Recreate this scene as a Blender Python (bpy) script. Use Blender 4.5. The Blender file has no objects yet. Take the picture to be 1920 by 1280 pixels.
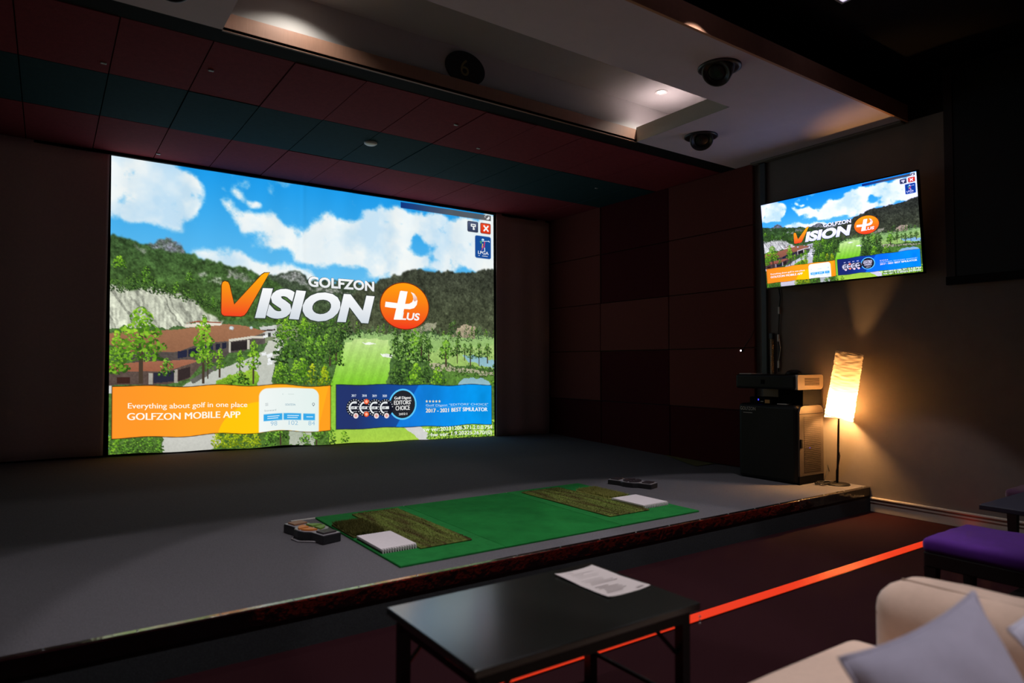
import bpy, bmesh, math, random
import numpy as np
from mathutils import Vector, Matrix, geometry

SC = bpy.context.scene
COL = SC.collection
# ------------------------------------------------------------------ camera
cd = bpy.data.cameras.new('camera')
cd.sensor_width = 36.0
cd.lens = 36.0*1250/1920
cd.clip_start = .05
cd.dof.use_dof = True
cd.dof.focus_distance = 6.2
cd.dof.aperture_fstop = 1.7
cam = bpy.data.objects.new('camera', cd); COL.objects.link(cam)
YAW, PITCH, ROLL = math.radians(34.875), math.radians(2.005), math.radians(.149)
fw = Vector((math.sin(YAW)*math.cos(PITCH), math.cos(YAW)*math.cos(PITCH), math.sin(PITCH)))
rt = Vector((math.cos(YAW), -math.sin(YAW), 0)); up = rt.cross(fw)
rt2 = math.cos(ROLL)*rt+math.sin(ROLL)*up; up2 = -math.sin(ROLL)*rt+math.cos(ROLL)*up
cam.matrix_world = Matrix(((rt2.x, up2.x, -fw.x, 0), (rt2.y, up2.y, -fw.y, 0), (rt2.z, up2.z, -fw.z, 1.26), (0, 0, 0, 1)))
SC.camera = cam
# ------------------------------------------------------------------ world and exposure
w = bpy.data.worlds.new('world'); SC.world = w; w.use_nodes = True
w.node_tree.nodes['Background'].inputs[0].default_value = (.5, .45, .55, 1)
w.node_tree.nodes['Background'].inputs[1].default_value = .004
SC.view_settings.view_transform = 'Standard'; SC.view_settings.look = 'None'
SC.view_settings.exposure = 0.0; SC.view_settings.gamma = 1.0; SC.view_settings.use_curve_mapping = False
# strength of every light source of the place
SCREEN_GAIN, TV_GAIN = 1.05, 1.6
BULB, SPOT, COVE, LED_GAIN = 880.0, 108.0, 20.0, .8

# ------------------------------------------------------------------ helpers
def lin(c):
    return tuple((v/255/12.92 if v/255 <= .04045 else ((v/255+.055)/1.055)**2.4) for v in c)
MATS = {}
def mat(name, rgb, rough=.6, metal=0.0, var=0.0, scale=40.0, bump=0.0, bscale=None, rgb2=None, spec=.5, sheen=0.0, stretch=None, coat=0.0):
    if name in MATS: return MATS[name]
    m = bpy.data.materials.new(name); m.use_nodes = True; MATS[name] = m
    nt = m.node_tree; b = nt.nodes['Principled BSDF']
    c = lin(rgb)+(1,)
    b.inputs['Base Color'].default_value = c; b.inputs['Roughness'].default_value = rough; b.inputs['Metallic'].default_value = metal
    b.inputs['Specular IOR Level'].default_value = spec
    if sheen: b.inputs['Sheen Weight'].default_value = sheen
    if coat: b.inputs['Coat Weight'].default_value = coat
    if var or bump:
        tc = nt.nodes.new('ShaderNodeTexCoord'); mp = nt.nodes.new('ShaderNodeMapping')
        nt.links.new(tc.outputs['Object'], mp.inputs[0])
        if stretch: mp.inputs['Scale'].default_value = stretch
    if var:
        n = nt.nodes.new('ShaderNodeTexNoise'); n.inputs['Scale'].default_value = scale; n.inputs['Detail'].default_value = 6; n.inputs['Roughness'].default_value = .7
        nt.links.new(mp.outputs[0], n.inputs['Vector'])
        r = nt.nodes.new('ShaderNodeValToRGB'); d = lin(rgb2)+(1,) if rgb2 else tuple(v*(1-var) for v in c[:3])+(1,)
        r.color_ramp.elements[0].position = .5-.25; r.color_ramp.elements[1].position = .5+.25
        r.color_ramp.elements[0].color = d; r.color_ramp.elements[1].color = tuple(v*(1+var) for v in c[:3])+(1,) if not rgb2 else c
        nt.links.new(n.outputs['Fac'], r.inputs[0]); nt.links.new(r.outputs[0], b.inputs['Base Color'])
    if bump:
        n2 = nt.nodes.new('ShaderNodeTexNoise'); n2.inputs['Scale'].default_value = bscale or scale; n2.inputs['Detail'].default_value = 4
        nt.links.new(mp.outputs[0], n2.inputs['Vector'])
        bp = nt.nodes.new('ShaderNodeBump'); bp.inputs['Strength'].default_value = bump; bp.inputs['Distance'].default_value = .01
        nt.links.new(n2.outputs['Fac'], bp.inputs['Height']); nt.links.new(bp.outputs[0], b.inputs['Normal'])
    return m
def emit(name, rgb, strength, oneside=False):
    if name in MATS: return MATS[name]
    m = bpy.data.materials.new(name); m.use_nodes = True; MATS[name] = m
    nt = m.node_tree; b = nt.nodes['Principled BSDF']
    b.inputs['Base Color'].default_value = (.02, .02, .02, 1)
    b.inputs['Emission Color'].default_value = lin(rgb)+(1,); b.inputs['Emission Strength'].default_value = strength
    return m
ROOT = {}          # object name -> world offset of the thing it belongs to
def tag(o, label, cat, group=None):
    o['label'] = label; o['category'] = cat
    if group: o['group'] = group
    return o
def thing(name, loc, label, cat, group=None):
    o = bpy.data.objects.new(name, None); COL.objects.link(o); o.location = loc; o.empty_display_size = .1
    ROOT[o.name] = Vector(loc)
    return tag(o, label, cat, group)
class MB:
    """collects shapes in world coordinates; build() links them as one mesh object"""
    def __init__(s): s.v = []; s.f = []
    def add(s, vs, fs):
        k = len(s.v); s.v += [tuple(p) for p in vs]; s.f += [tuple(i+k for i in f) for f in fs]; return s
    def box(s, x0, y0, z0, x1, y1, z1, M=None):
        vs = [(x, y, z) for z in (z0, z1) for y in (y0, y1) for x in (x0, x1)]
        if M: vs = [M @ Vector(p) for p in vs]
        return s.add(vs, [(0, 2, 3, 1), (4, 5, 7, 6), (0, 1, 5, 4), (2, 6, 7, 3), (0, 4, 6, 2), (1, 3, 7, 5)])
    def rbox(s, x0, y0, z0, x1, y1, z1, r, seg=2, M=None):
        bm = bmesh.new(); bmesh.ops.create_cube(bm, size=1)
        for q in bm.verts: q.co = Vector((x0+(q.co.x+.5)*(x1-x0), y0+(q.co.y+.5)*(y1-y0), z0+(q.co.z+.5)*(z1-z0)))
        bmesh.ops.bevel(bm, geom=bm.edges[:], offset=r, segments=seg, profile=.5, affect='EDGES')
        s.bm(bm, M); return s
    def bm(s, bm, M=None):
        bm.verts.index_update()
        s.add([(M @ q.co if M else q.co.copy()) for q in bm.verts], [[q.index for q in f.verts] for f in bm.faces]); bm.free(); return s
    def lathe(s, prof, c=(0, 0, 0), seg=24, M=None, cap=True):
        vs = []; fs = []; n = len(prof)
        for i in range(seg):
            a = 2*math.pi*i/seg
            for r, z in prof:
                p = Vector((r*math.cos(a), r*math.sin(a), z)); p = M @ p if M else p
                vs.append(p+Vector(c))
        for i in range(seg):
            j = (i+1) % seg
            for k in range(n-1): fs.append((i*n+k, j*n+k, j*n+k+1, i*n+k+1))
        if cap:
            fs.append([i*n for i in reversed(range(seg))]); fs.append([i*n+n-1 for i in range(seg)])
        return s.add(vs, fs)
    def tube(s, pts, r, seg=8):
        pts = [Vector(p) for p in pts]; n = len(pts); vs = []; fs = []
        rr = r if isinstance(r, (list, tuple)) else [r]*n
        for i, p in enumerate(pts):
            d = (pts[min(i+1, n-1)]-pts[max(i-1, 0)]).normalized()
            a = d.orthogonal().normalized() if i == 0 else (a-d*a.dot(d)).normalized()
            b = d.cross(a)
            for k in range(seg):
                t = 2*math.pi*k/seg; vs.append(p+(a*math.cos(t)+b*math.sin(t))*rr[i])
        for i in range(n-1):
            for k in range(seg):
                l = (k+1) % seg; fs.append((i*seg+k, i*seg+l, (i+1)*seg+l, (i+1)*seg+k))
        fs.append(list(reversed(range(seg)))); fs.append([(n-1)*seg+k for k in range(seg)])
        return s.add(vs, fs)
    def prism(s, poly, z0, z1, M=None):
        n = len(poly); vs = [Vector((x, y, z)) for z in (z0, z1) for x, y in poly]
        if M: vs = [M @ p for p in vs]
        return s.add(vs, [list(reversed(range(n))), [n+i for i in range(n)]]+[(i, (i+1) % n, n+(i+1) % n, n+i) for i in range(n)])
    def build(s, name, m, parent=None, smooth=False, bevel=0.0, sub=0):
        me = bpy.data.meshes.new(name); o = bpy.data.objects.new(name, me); COL.objects.link(o)
        off = Vector((0, 0, 0))
        if parent:
            off = ROOT.get(parent.name, off); o.parent = parent; ROOT[o.name] = off
        else: ROOT[o.name] = Vector((0, 0, 0))
        me.from_pydata([tuple(Vector(p)-off) for p in s.v], [], s.f)
        me.validate(); me.materials.append(m if not isinstance(m, str) else MATS[m])
        if smooth:
            me.polygons.foreach_set('use_smooth', [True]*len(me.polygons))
        if bevel:
            b = o.modifiers.new('bevel', 'BEVEL'); b.width = bevel; b.segments = 2; b.limit_method = 'ANGLE'
        if sub:
            b = o.modifiers.new('subsurf', 'SUBSURF'); b.levels = sub; b.render_levels = sub
        return o
def struct(o): o['kind'] = 'structure'; return o
def base(mb):
    """centre of a mesh thing's footprint, its origin"""
    a = np.array([tuple(p) for p in mb.v]); return Vector(((a[:, 0].min()+a[:, 0].max())/2, (a[:, 1].min()+a[:, 1].max())/2, a[:, 2].min()))
def solid(mb, name, m, label, cat, group=None, **k):
    """a thing that is one mesh, with its origin at its base"""
    c = base(mb); o = mb.build(name, m, **k)
    for q in o.data.vertices: q.co -= c
    o.location = c; ROOT[o.name] = c
    return tag(o, label, cat, group)

# text -> triangles; baseline at y = 0, capital height 1
_T = {}
def glyphs(txt, bold=0.0):
    if (txt, bold) in _T: return _T[(txt, bold)]
    cu = bpy.data.curves.new('t', 'FONT'); cu.body = txt; cu.resolution_u = 4; cu.offset = bold; cu.fill_mode = 'BOTH'
    o = bpy.data.objects.new('t', cu); COL.objects.link(o)
    me = bpy.data.meshes.new_from_object(o.evaluated_get(bpy.context.evaluated_depsgraph_get()))
    bm = bmesh.new(); bm.from_mesh(me); bmesh.ops.triangulate(bm, faces=bm.faces[:]); bm.verts.index_update()
    v = np.array([tuple(q.co)[:2] for q in bm.verts]); f = [[q.index for q in t.verts] for t in bm.faces]
    bm.free(); bpy.data.meshes.remove(me); bpy.data.objects.remove(o); bpy.data.curves.remove(cu)
    _T[(txt, bold)] = (v, f); return v, f
CAPH = glyphs('H')[0][:, 1].max()
def flat_text(txt, x0, x1, y, cap, bold=0.0, shear=0.0):
    """triangles of a line of text in a plane whose second axis points down"""
    v, f = glyphs(txt, bold); v = v.copy()
    a, b = v[:, 0].min(), v[:, 0].max()
    X = x0+(v[:, 0]-a)/(b-a)*(x1-x0); h = v[:, 1]/CAPH*cap
    return np.stack([X+h*shear, y-h], 1), f

# shapes of the picture, in units of 1000 x 658
CLOUDS=[([(-48,-45),(115,-31),(126,-1),(156,32),(183,39),(196,63),(181,92),(159,118),(143,150),(107,152),(71,147),(-46,150)],26,5,0.97),([(222,83),(236,65),(268,63),(300,77),(354,102),(416,103),(445,107),(474,73),(521,69),(562,81),(575,43),(619,20),(670,25),(730,22),(857,25),(1011,16),(1010,180),(898,185),(737,203),(612,230),(583,199),(488,204),(404,209),(388,176),(324,155),(277,140),(236,99)],34,6,0.97),([(146,197),(198,182),(254,175),(268,189),(312,199),(398,211),(449,227),(436,253),(301,251),(243,232),(187,217)],24,6,0.95),([(220,40),(230,38),(243,49),(230,53)],10,4,0.75),([(253,47),(276,35),(306,54),(330,72),(300,70),(267,59)],22,4,0.85),([(360,70),(385,61),(400,84),(372,84)],20,5,0.8),([(264,7),(311,7),(360,5),(406,8),(372,22),(323,20),(276,17)],18,5,0.75),([(597,82),(1000,47),(999,166),(699,172)],30,10,0.7)]
HOLES=[([(718,105),(741,88),(768,115),(816,124),(796,145),(776,154),(745,162),(724,145)],20,5,0.85),([(753,92),(856,68),(906,73),(856,96),(776,105)],26,10,0.45),([(461,168),(528,158),(538,174),(475,183)],24,12,0.5),([(1,97),(70,82),(132,93),(122,107),(60,115),(1,116)],30,12,0.42),([(491,210),(597,196),(610,230),(508,242)],22,7,0.8),([(100,0),(147,4),(150,12),(112,13)],14,5,0.5),([(784,143),(816,161),(776,175)],14,4,0.6)]
RIDGE_L=[(-8,181),(21,176),(46,185),(76,193),(99,176),(117,179),(139,190),(150,206),(198,213),(243,225),(277,228),(324,243),(361,259),(398,293),(398,380),(-6,395)]
RIDGE_M=[(301,254),(355,238),(385,224),(417,228),(442,243),(488,243),(528,241),(612,240),(655,236),(655,384),(278,397)]
RIDGE_R=[(583,243),(619,234),(648,223),(699,202),(737,187),(768,192),(832,185),(889,186),(948,175),(1019,164),(1017,424),(488,421),(522,298)]
CLIFF=[(-7,284),(13,290),(32,297),(77,287),(110,294),(145,301),(174,318),(204,345),(232,356),(258,366),(135,381),(-6,390)]
ROCKS=[([(71,198),(92,175),(113,178),(138,185),(149,206),(123,204),(99,199)],(140,140,158)),([(40,190),(56,194),(76,207),(66,210),(51,200)],(165,168,160)),([(179,246),(190,241),(201,247),(187,253)],(180,182,175)),([(201,265),(209,250),(223,253),(238,268),(226,270)],(178,178,172)),([(233,236),(260,235),(283,244),(308,258),(277,259),(254,255),(243,244)],(165,165,160)),([(355,244),(382,226),(417,233),(436,253),(410,255),(385,248)],(150,152,150)),([(423,260),(475,260),(528,265),(556,270),(508,273),(455,271)],(165,165,160))]
POLYS=[([(278,349),(488,364),(670,373),(776,359),(1017,379),(1016,725),(-8,665),(-10,385),(135,373)],(74,104,60),(80,115,45),14,0.4),([(528,375),(670,367),(1018,365),(1017,431),(699,444),(528,401)],(150,185,115),(140,180,95),10,0.15),([(707,359),(752,345),(803,334),(799,355),(737,369)],(150,150,125),(140,140,115),8,0.3),([(847,367),(872,345),(897,334),(935,342),(935,375),(872,373)],(175,160,135),(150,140,115),8,0.3),([(492,510),(505,466),(518,434),(530,401),(556,389),(598,385),(655,387),(664,417),(656,464),(648,511)],(188,215,140),(120,190,40),6,0.08),([(577,398),(598,394),(620,396),(598,401)],(232,236,225),(232,236,225),4,0.05),([(632,426),(651,422),(668,427),(662,435),(640,431)],(228,232,222),(228,232,222),4,0.05),([(776,415),(1017,387),(1017,461),(839,448),(776,449)],(165,195,120),(150,185,95),10,0.15),([(888,425),(939,422),(1017,437),(1017,462),(964,452),(913,442)],(135,178,190),(150,190,200),8,0.08),([(776,444),(807,449),(905,462),(1017,472),(1017,483),(839,473),(783,460)],(176,172,140),(170,168,140),6,0.15),([(823,466),(1017,483),(1017,509),(839,508)],(95,135,60),(85,125,50),8,0.3),([(876,501),(896,489),(956,487),(983,499),(983,516),(876,515)],(140,175,185),(150,190,200),5,0.05),([(301,390),(325,365),(361,360),(411,367),(411,398),(302,408)],(140,150,120),(120,130,100),8,0.3),([(314,367),(355,362),(356,391),(325,390)],(205,208,205),(190,190,185),0,0.06),([(317,374),(353,371),(353,375),(317,378)],(70,60,58),(70,60,58),0,0.1),([(334,381),(342,380),(342,390),(334,390)],(60,62,60),(60,62,60),0,0.1),([(136,512),(227,469),(302,438),(325,425),(337,401),(361,391),(379,393),(369,418),(356,443),(348,467),(343,513)],(196,198,186),(186,190,180),4,0.06),([(206,509),(228,492),(267,475),(299,471),(317,486),(311,510)],(150,185,60),(110,160,40),5,0.25),([(-6,395),(43,389),(135,380),(199,368),(244,363),(281,365),(330,377),(301,391),(255,403),(178,413),(135,433),(43,436),(-5,417)],(160,112,82),(142,98,72),0,0.06),([(150,368),(204,359),(227,362),(227,367),(150,375)],(225,220,205),(215,205,190),0,0.05),([(150,365),(177,358),(226,360),(226,363),(177,362)],(150,85,65),(150,85,65),0,0.05),([(43,435),(135,431),(178,412),(255,402),(328,381),(328,407),(302,411),(278,426),(244,432),(227,452),(151,470),(130,464),(44,462)],(92,84,80),(78,70,66),0,0.2),([(134,430),(153,426),(154,442),(134,446)],(38,40,62),(38,40,62),0,0.05),([(157,425),(177,420),(177,437),(157,442)],(34,36,55),(34,36,55),0,0.05),([(183,417),(194,416),(194,430),(183,433)],(40,42,70),(40,42,70),0,0.05),([(199,414),(210,412),(210,426),(199,428)],(40,42,70),(40,42,70),0,0.05),([(215,412),(225,410),(225,423),(215,426)],(36,38,55),(36,38,55),0,0.05),([(229,409),(239,407),(239,420),(229,423)],(36,38,55),(36,38,55),0,0.05),([(244,399),(296,389),(325,389),(325,394),(296,395),(244,405)],(210,205,190),(200,195,180),0,0.04),([(247,406),(287,400),(288,421),(247,427)],(48,42,42),(40,36,36),0,0.1),([(244,405),(248,405),(248,431),(244,431)],(200,195,180),(190,185,170),0,0.03),([(286,399),(291,399),(291,421),(286,421)],(200,195,180),(190,185,170),0,0.03),([(-5,464),(73,455),(156,448),(181,451),(135,467),(109,476),(-5,479)],(160,104,80),(150,92,68),0,0.06),([(-5,479),(109,476),(181,452),(184,460),(159,492),(110,506),(-4,508)],(96,80,72),(84,70,64),0,0.2),([(85,480),(127,474),(127,498),(85,503)],(42,42,58),(42,42,58),0,0.05),([(135,472),(160,465),(160,489),(136,498)],(52,42,42),(52,42,42),0,0.08),([(15,490),(39,490),(39,504),(15,504)],(60,36,32),(60,36,32),0,0.08),([(127,472),(134,471),(135,501),(127,502)],(170,165,155),(160,155,145),0,0.1),([(76,481),(84,480),(84,505),(76,505)],(170,165,155),(160,155,145),0,0.1),([(159,495),(227,457),(233,460),(167,506)],(92,92,84),(100,100,92),3,0.1),([(319,430),(330,428),(331,435),(321,437)],(238,240,240),(225,228,230),0,0.05),([(331,434),(345,430),(346,438),(334,442)],(238,240,240),(225,228,230),0,0.05),([(334,444),(348,442),(349,450),(335,453)],(240,242,242),(225,228,230),0,0.05),([(333,454),(345,452),(345,458),(333,460)],(238,240,240),(225,228,230),0,0.05),([(355,418),(363,417),(363,426),(355,427)],(238,240,240),(225,228,230),0,0.05),([(323,388),(334,385),(335,391),(324,394)],(238,240,240),(225,228,230),0,0.05),([(-4,508),(5,508),(5,525),(-4,525)],(205,205,200),(205,205,200),0,0.05),([(105,620),(212,614),(229,644),(201,663),(106,660)],(202,202,194),(190,190,182),4,0.05),([(390,615),(444,617),(456,655),(387,660)],(170,180,160),(180,185,170),10,0.08),([(489,612),(775,608),(1016,608),(1016,681),(489,666)],(158,200,75),(170,205,70),0,0.08),([(692,616),(744,615),(783,646),(775,663),(752,659)],(205,205,202),(205,205,202),4,0.04),([(492,510),(509,508),(509,625),(492,628)],(140,195,60),(140,195,60),0,0.12)]
DOMES=[(250,373,5.4),(295,369,3.6)]
TREES=[(-3,299,28,17,0,26,0),(4,303,27,25,0,26,0),(13,302,27,18,0,26,0),(22,305,23,23,0,26,0),(33,297,27,22,0,26,0),(37,301,33,22,0,26,0),(46,297,38,24,0,26,0),(53,297,34,20,0,26,0),(64,299,30,19,0,26,0),(72,300,24,22,0,26,0),(82,298,34,18,0,26,0),(88,303,33,22,0,26,0),(99,304,28,23,0,26,0),(106,300,26,25,0,26,0),(115,311,28,18,0,26,0),(127,313,39,25,0,26,0),(132,310,39,26,1,26,0),(146,318,35,19,0,26,0),(156,315,27,24,0,26,0),(161,315,24,20,0,26,0),(175,323,31,21,0,26,0),(178,321,36,24,0,26,0),(191,328,33,21,0,26,0),(197,331,37,23,0,26,0),(209,330,30,19,1,26,0),(218,337,31,21,0,26,0),(17,252,28,39,2,34,0),(69,281,39,35,1,40,0),(158,274,29,27,1,26,0),(82,302,22,30,0,26,0),(488,382,24,15,1,14,0),(502,381,24,22,1,14,0),(515,389,26,22,0,14,0),(526,378,23,22,1,14,0),(536,385,31,20,4,14,0),(549,384,30,16,4,14,0),(564,377,34,23,1,14,0),(569,386,22,23,0,14,0),(587,383,27,19,4,14,0),(600,377,21,23,0,14,0),(609,377,26,22,4,14,0),(624,380,33,17,1,14,0),(635,380,32,24,4,14,0),(641,374,30,19,1,14,0),(658,374,26,22,0,14,0),(668,376,22,24,4,14,0),(681,381,26,18,4,14,0),(698,376,23,24,1,14,0),(708,376,33,23,0,14,0),(721,382,31,25,4,14,0),(732,380,25,25,1,14,0),(748,373,34,18,0,14,0),(761,369,27,21,4,14,0),(775,384,29,21,4,14,0),(789,381,33,27,0,14,0),(801,383,26,26,4,14,0),(815,382,35,21,4,14,0),(827,380,24,25,1,14,0),(845,379,29,23,1,14,0),(852,386,26,26,0,14,0),(864,382,36,20,1,14,0),(880,377,23,17,0,14,0),(899,383,37,18,4,14,0),(912,385,24,28,0,14,0),(921,378,36,19,1,14,0),(943,380,36,20,4,14,0),(956,374,26,21,4,14,0),(972,375,29,27,1,14,0),(982,377,27,29,4,14,0),(1000,377,29,30,0,14,0),(863,365,42,33,0,14,0),(935,369,23,25,0,14,0),(940,374,35,23,0,14,0),(850,367,22,26,4,14,0),(947,376,43,26,4,14,0),(877,384,26,33,0,14,0),(858,365,43,25,4,14,0),(950,381,36,34,4,14,0),(953,376,37,31,4,14,0),(863,375,26,25,4,14,0),(850,368,40,24,0,14,0),(924,369,30,24,0,14,0),(906,362,40,22,0,14,0),(853,367,35,21,0,14,0),(362,406,70,34,1,60,0),(387,409,73,45,1,60,0),(402,399,67,35,1,60,0),(426,411,64,42,1,60,0),(448,395,69,37,1,60,0),(472,402,73,46,0,60,0),(495,409,75,44,0,60,0),(515,402,77,40,0,60,0),(533,393,70,48,0,60,0),(366,458,70,47,0,70,0),(390,448,80,50,1,70,0),(409,447,69,44,0,70,0),(427,462,65,50,0,70,0),(440,461,78,52,1,70,0),(463,456,73,43,1,70,0),(482,458,81,45,1,70,0),(493,448,78,47,0,70,0),(509,460,82,46,1,70,0),(366,511,56,46,2,60,0),(379,507,50,40,1,60,0),(403,508,60,42,2,60,0),(423,509,67,41,2,60,0),(446,507,52,43,3,60,0),(463,504,52,46,0,60,0),(479,512,56,47,2,60,0),(377,399,52,44,2,60,0),(424,385,46,42,2,60,0),(418,498,56,57,2,70,0),(476,510,50,39,3,50,0),(356,504,43,22,2,36,0),(508,447,71,45,0,60,1),(492,460,64,33,0,40,1),(677,435,88,48,0,70,0),(690,479,86,49,0,70,0),(704,475,88,58,0,70,0),(715,443,91,60,0,70,0),(735,445,91,56,1,70,0),(745,441,77,54,1,70,0),(764,451,89,59,0,70,0),(703,511,74,67,0,70,0),(737,515,65,73,2,70,0),(677,504,53,52,0,50,0),(807,512,53,64,2,56,0),(768,505,56,54,0,50,0),(756,429,55,39,0,40,1),(779,442,62,35,0,40,1),(835,459,77,65,1,60,1),(872,448,71,38,0,36,1),(917,454,64,39,0,36,1),(947,454,69,39,0,36,1),(977,446,58,44,0,36,1),(897,440,50,33,0,26,1),(787,466,17,22,0,10,0),(801,466,17,22,0,10,0),(814,467,16,22,0,10,0),(828,474,17,22,1,10,0),(841,467,17,23,0,10,0),(855,469,17,23,0,10,0),(869,474,17,23,0,10,0),(883,474,17,23,0,10,0),(897,474,17,23,0,10,0),(912,463,18,23,0,10,0),(926,465,18,24,1,10,0),(940,471,18,24,1,10,0),(955,468,18,24,0,10,0),(970,473,18,25,1,10,0),(984,471,17,25,0,10,0),(999,463,17,25,0,10,0),(872,484,17,25,0,10,0),(885,482,17,25,0,10,0),(898,479,17,25,0,10,0),(911,485,17,25,0,10,0),(925,483,18,26,0,10,0),(939,485,17,25,0,10,0),(952,487,18,26,0,10,0),(966,485,18,26,0,10,0),(980,480,17,26,0,10,0),(994,481,17,26,0,10,0),(1012,516,66,53,1,40,0),(189,506,156,60,2,110,1),(225,492,70,28,2,40,1),(199,495,70,27,2,40,1),(270,486,62,30,2,40,1),(301,505,105,39,2,80,1),(270,507,33,52,1,44,0),(61,506,166,110,2,260,1),(15,487,98,53,2,90,0),(112,487,40,42,1,40,0),(245,508,23,34,2,24,0),(2,662,45,29,1,44,0),(17,663,50,29,2,44,0),(33,664,40,29,1,44,0),(48,665,45,29,1,44,0),(64,666,50,30,1,44,0),(80,667,47,30,1,44,0),(97,668,39,31,1,44,0),(220,656,41,35,3,50,0),(242,657,45,35,3,50,0),(263,658,48,36,3,50,0),(285,659,42,36,3,50,0),(307,661,43,36,3,50,0),(338,658,42,36,1,40,0),(366,658,49,49,1,60,1),(425,662,37,38,1,40,0),(457,662,50,51,1,60,1),(492,659,44,39,1,40,0),(529,658,32,34,2,30,0),(783,667,45,40,2,36,0),(808,668,46,41,1,36,0),(834,669,47,42,1,36,0),(859,670,48,43,1,36,0),(886,672,49,43,1,36,0),(912,673,58,43,1,36,0),(939,674,60,44,2,36,0),(967,675,48,45,2,36,0),(995,677,62,46,1,36,0)]
# ---------- the picture shown on the big screen and the television ----------
GW, GH = 720, 474
def paint_picture():
    rs = np.random.RandomState(7)
    Y, X = np.mgrid[0:GH, 0:GW].astype(np.float32)
    sx, sy = 1000.0/(GW-1), 658.0/(GH-1)
    X = X*sx; Y = Y*sy
    def noise(cell, cy=None):
        cy = cy or cell
        gx, gy = X/cell, Y/cy
        lat = rs.rand(int(gy.max())+3, int(gx.max())+3).astype(np.float32)
        ix, iy = gx.astype(int), gy.astype(int)
        fx, fy = gx-ix, gy-iy
        fx = fx*fx*(3-2*fx); fy = fy*fy*(3-2*fy)
        return (lat[iy, ix]*(1-fx)+lat[iy, ix+1]*fx)*(1-fy)+(lat[iy+1, ix]*(1-fx)+lat[iy+1, ix+1]*fx)*fy
    def fbm(cell, octv=4, cy=None):
        o = 0; a = 1; t = 0; c2 = cy or cell
        for i in range(octv):
            o = o+a*noise(max(cell, 1.6), max(c2, 1.6)); t += a; a *= .55; cell /= 2; c2 /= 2
        return o/t
    WX = fbm(70, 6)-.5; WY = fbm(70, 6)-.5
    FX = fbm(14, 3)-.5; FY = fbm(14, 3)-.5
    def mask(pts, warp=0, fine=False):
        a, b = (FX, FY) if fine else (WX, WY)
        px, py = X+a*warp*2, Y+b*warp*2
        m = np.zeros(X.shape, bool)
        n = len(pts)
        for i in range(n):
            x0, y0 = pts[i]; x1, y1 = pts[(i+1) % n]
            if y0 == y1: continue
            c = (y0 > py) != (y1 > py)
            m ^= c & (px < (x1-x0)*(py-y0)/(y1-y0)+x0)
        return m.astype(np.float32)
    def blur(m, r):
        r = int(round(r))
        if r < 1: return m
        for ax in (0, 1):
            for k in range(2):
                p = np.pad(m, [(r+1, r) if a == ax else (0, 0) for a in (0, 1)], mode='edge').cumsum(ax)
                m = (np.take(p, range(2*r+1, p.shape[ax]), ax)-np.take(p, range(0, p.shape[ax]-2*r-1), ax))/(2*r+1)
        return m
    def c3(c): return np.array(c, np.float32)/255
    def mix(img, col, m):
        return img*(1-m[..., None])+col*m[..., None]
    # sky
    t = np.clip(Y/300, 0, 1)[..., None]
    img = c3((26, 150, 228))*(1-t)+c3((118, 196, 238))*t
    n1 = fbm(90, 6); n2 = fbm(40, 5)
    M = np.zeros(X.shape, np.float32); SH = np.zeros(X.shape, np.float32)
    for pts, w, s, o in CLOUDS:
        M = np.maximum(M, blur(mask(pts, w), s*1.5)*o)
    for pts, w, s, o in HOLES:
        M = M*(1-blur(mask(pts, w), s*1.1)*o); SH = np.maximum(SH, blur(mask(pts, w*1.5), s*2.5)*(.8 if o < .6 else .4))
    M = np.clip((M+(fbm(34, 6)-.5)*1.15-.22)/.55, 0, 1)
    M = M*M*(3-2*M)
    sh = np.clip((n1-.42)*2.4, 0, 1)[..., None]
    cl = c3((226, 236, 240))*(1-sh)+c3((244, 246, 242))*sh
    cl = mix(cl, c3((168, 208, 236)), np.clip(SH+np.clip((.44-fbm(120, 5))*3, 0, .55), 0, 1))
    img = mix(img, cl, M)
    # mountains
    tex = fbm(9, 4); tex2 = fbm(26, 4)
    leaf = noise(2.6)*.6+noise(4.5)*.4
    for pts, c0, c1 in ((RIDGE_M, (58, 70, 56), (84, 106, 62)), (RIDGE_R, (56, 60, 50), (80, 88, 60)), (RIDGE_L, (58, 84, 48), (74, 104, 46))):
        m = blur(mask(pts, 9, True), .6)
        y0 = min(p[1] for p in pts); y1 = max(p[1] for p in pts)
        g = np.clip((Y-y0)/(y1-y0), 0, 1)[..., None]
        col = (c3(c0)*(1-g)+c3(c1)*g)*(.35+1.3*(tex*.55+leaf*.45))[..., None]
        col = col*(.7+.6*tex2)[..., None]
        img = mix(img, col, m)
    for pts, c in ROCKS:
        m = blur(mask(pts, 12, True), .8)*np.clip(.25+1.5*(tex-.25), 0, 1)
        img = mix(img, c3(c)*(.55+.8*leaf)[..., None], m)
    # pale cut cliff with slanting streaks
    m = blur(mask(CLIFF, 9, True), .8)
    u = X-.55*Y+400+8*WX*6; k = (u/4).astype(int)
    st = rs.rand(k.max()+2)[k]*.5+noise(4, 22)*.5
    col = c3((200, 204, 184))*(.3+1.05*(st*.55+leaf*.2+tex*.25+.06))[..., None]
    img = mix(img, col, m)
    for pts, c0, c1, w, tx in POLYS:
        m = mask(pts, w, True)
        y0 = min(p[1] for p in pts); y1 = max(p[1] for p in pts)
        g = np.clip((Y-y0)/(y1-y0+1e-3), 0, 1)[..., None]
        col = (c3(c0)*(1-g)+c3(c1)*g)*(1+tx*2.2*(leaf*.6+tex*.4-.5))[..., None]
        img = mix(img, col, blur(m, .5))
    # mown stripes on the fairway
    f = mask(POLYS[4][0], 3)
    img = mix(img, img*1.05, f*(((X-500+(Y-430)*.35)/13 % 2) < 1))
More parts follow.
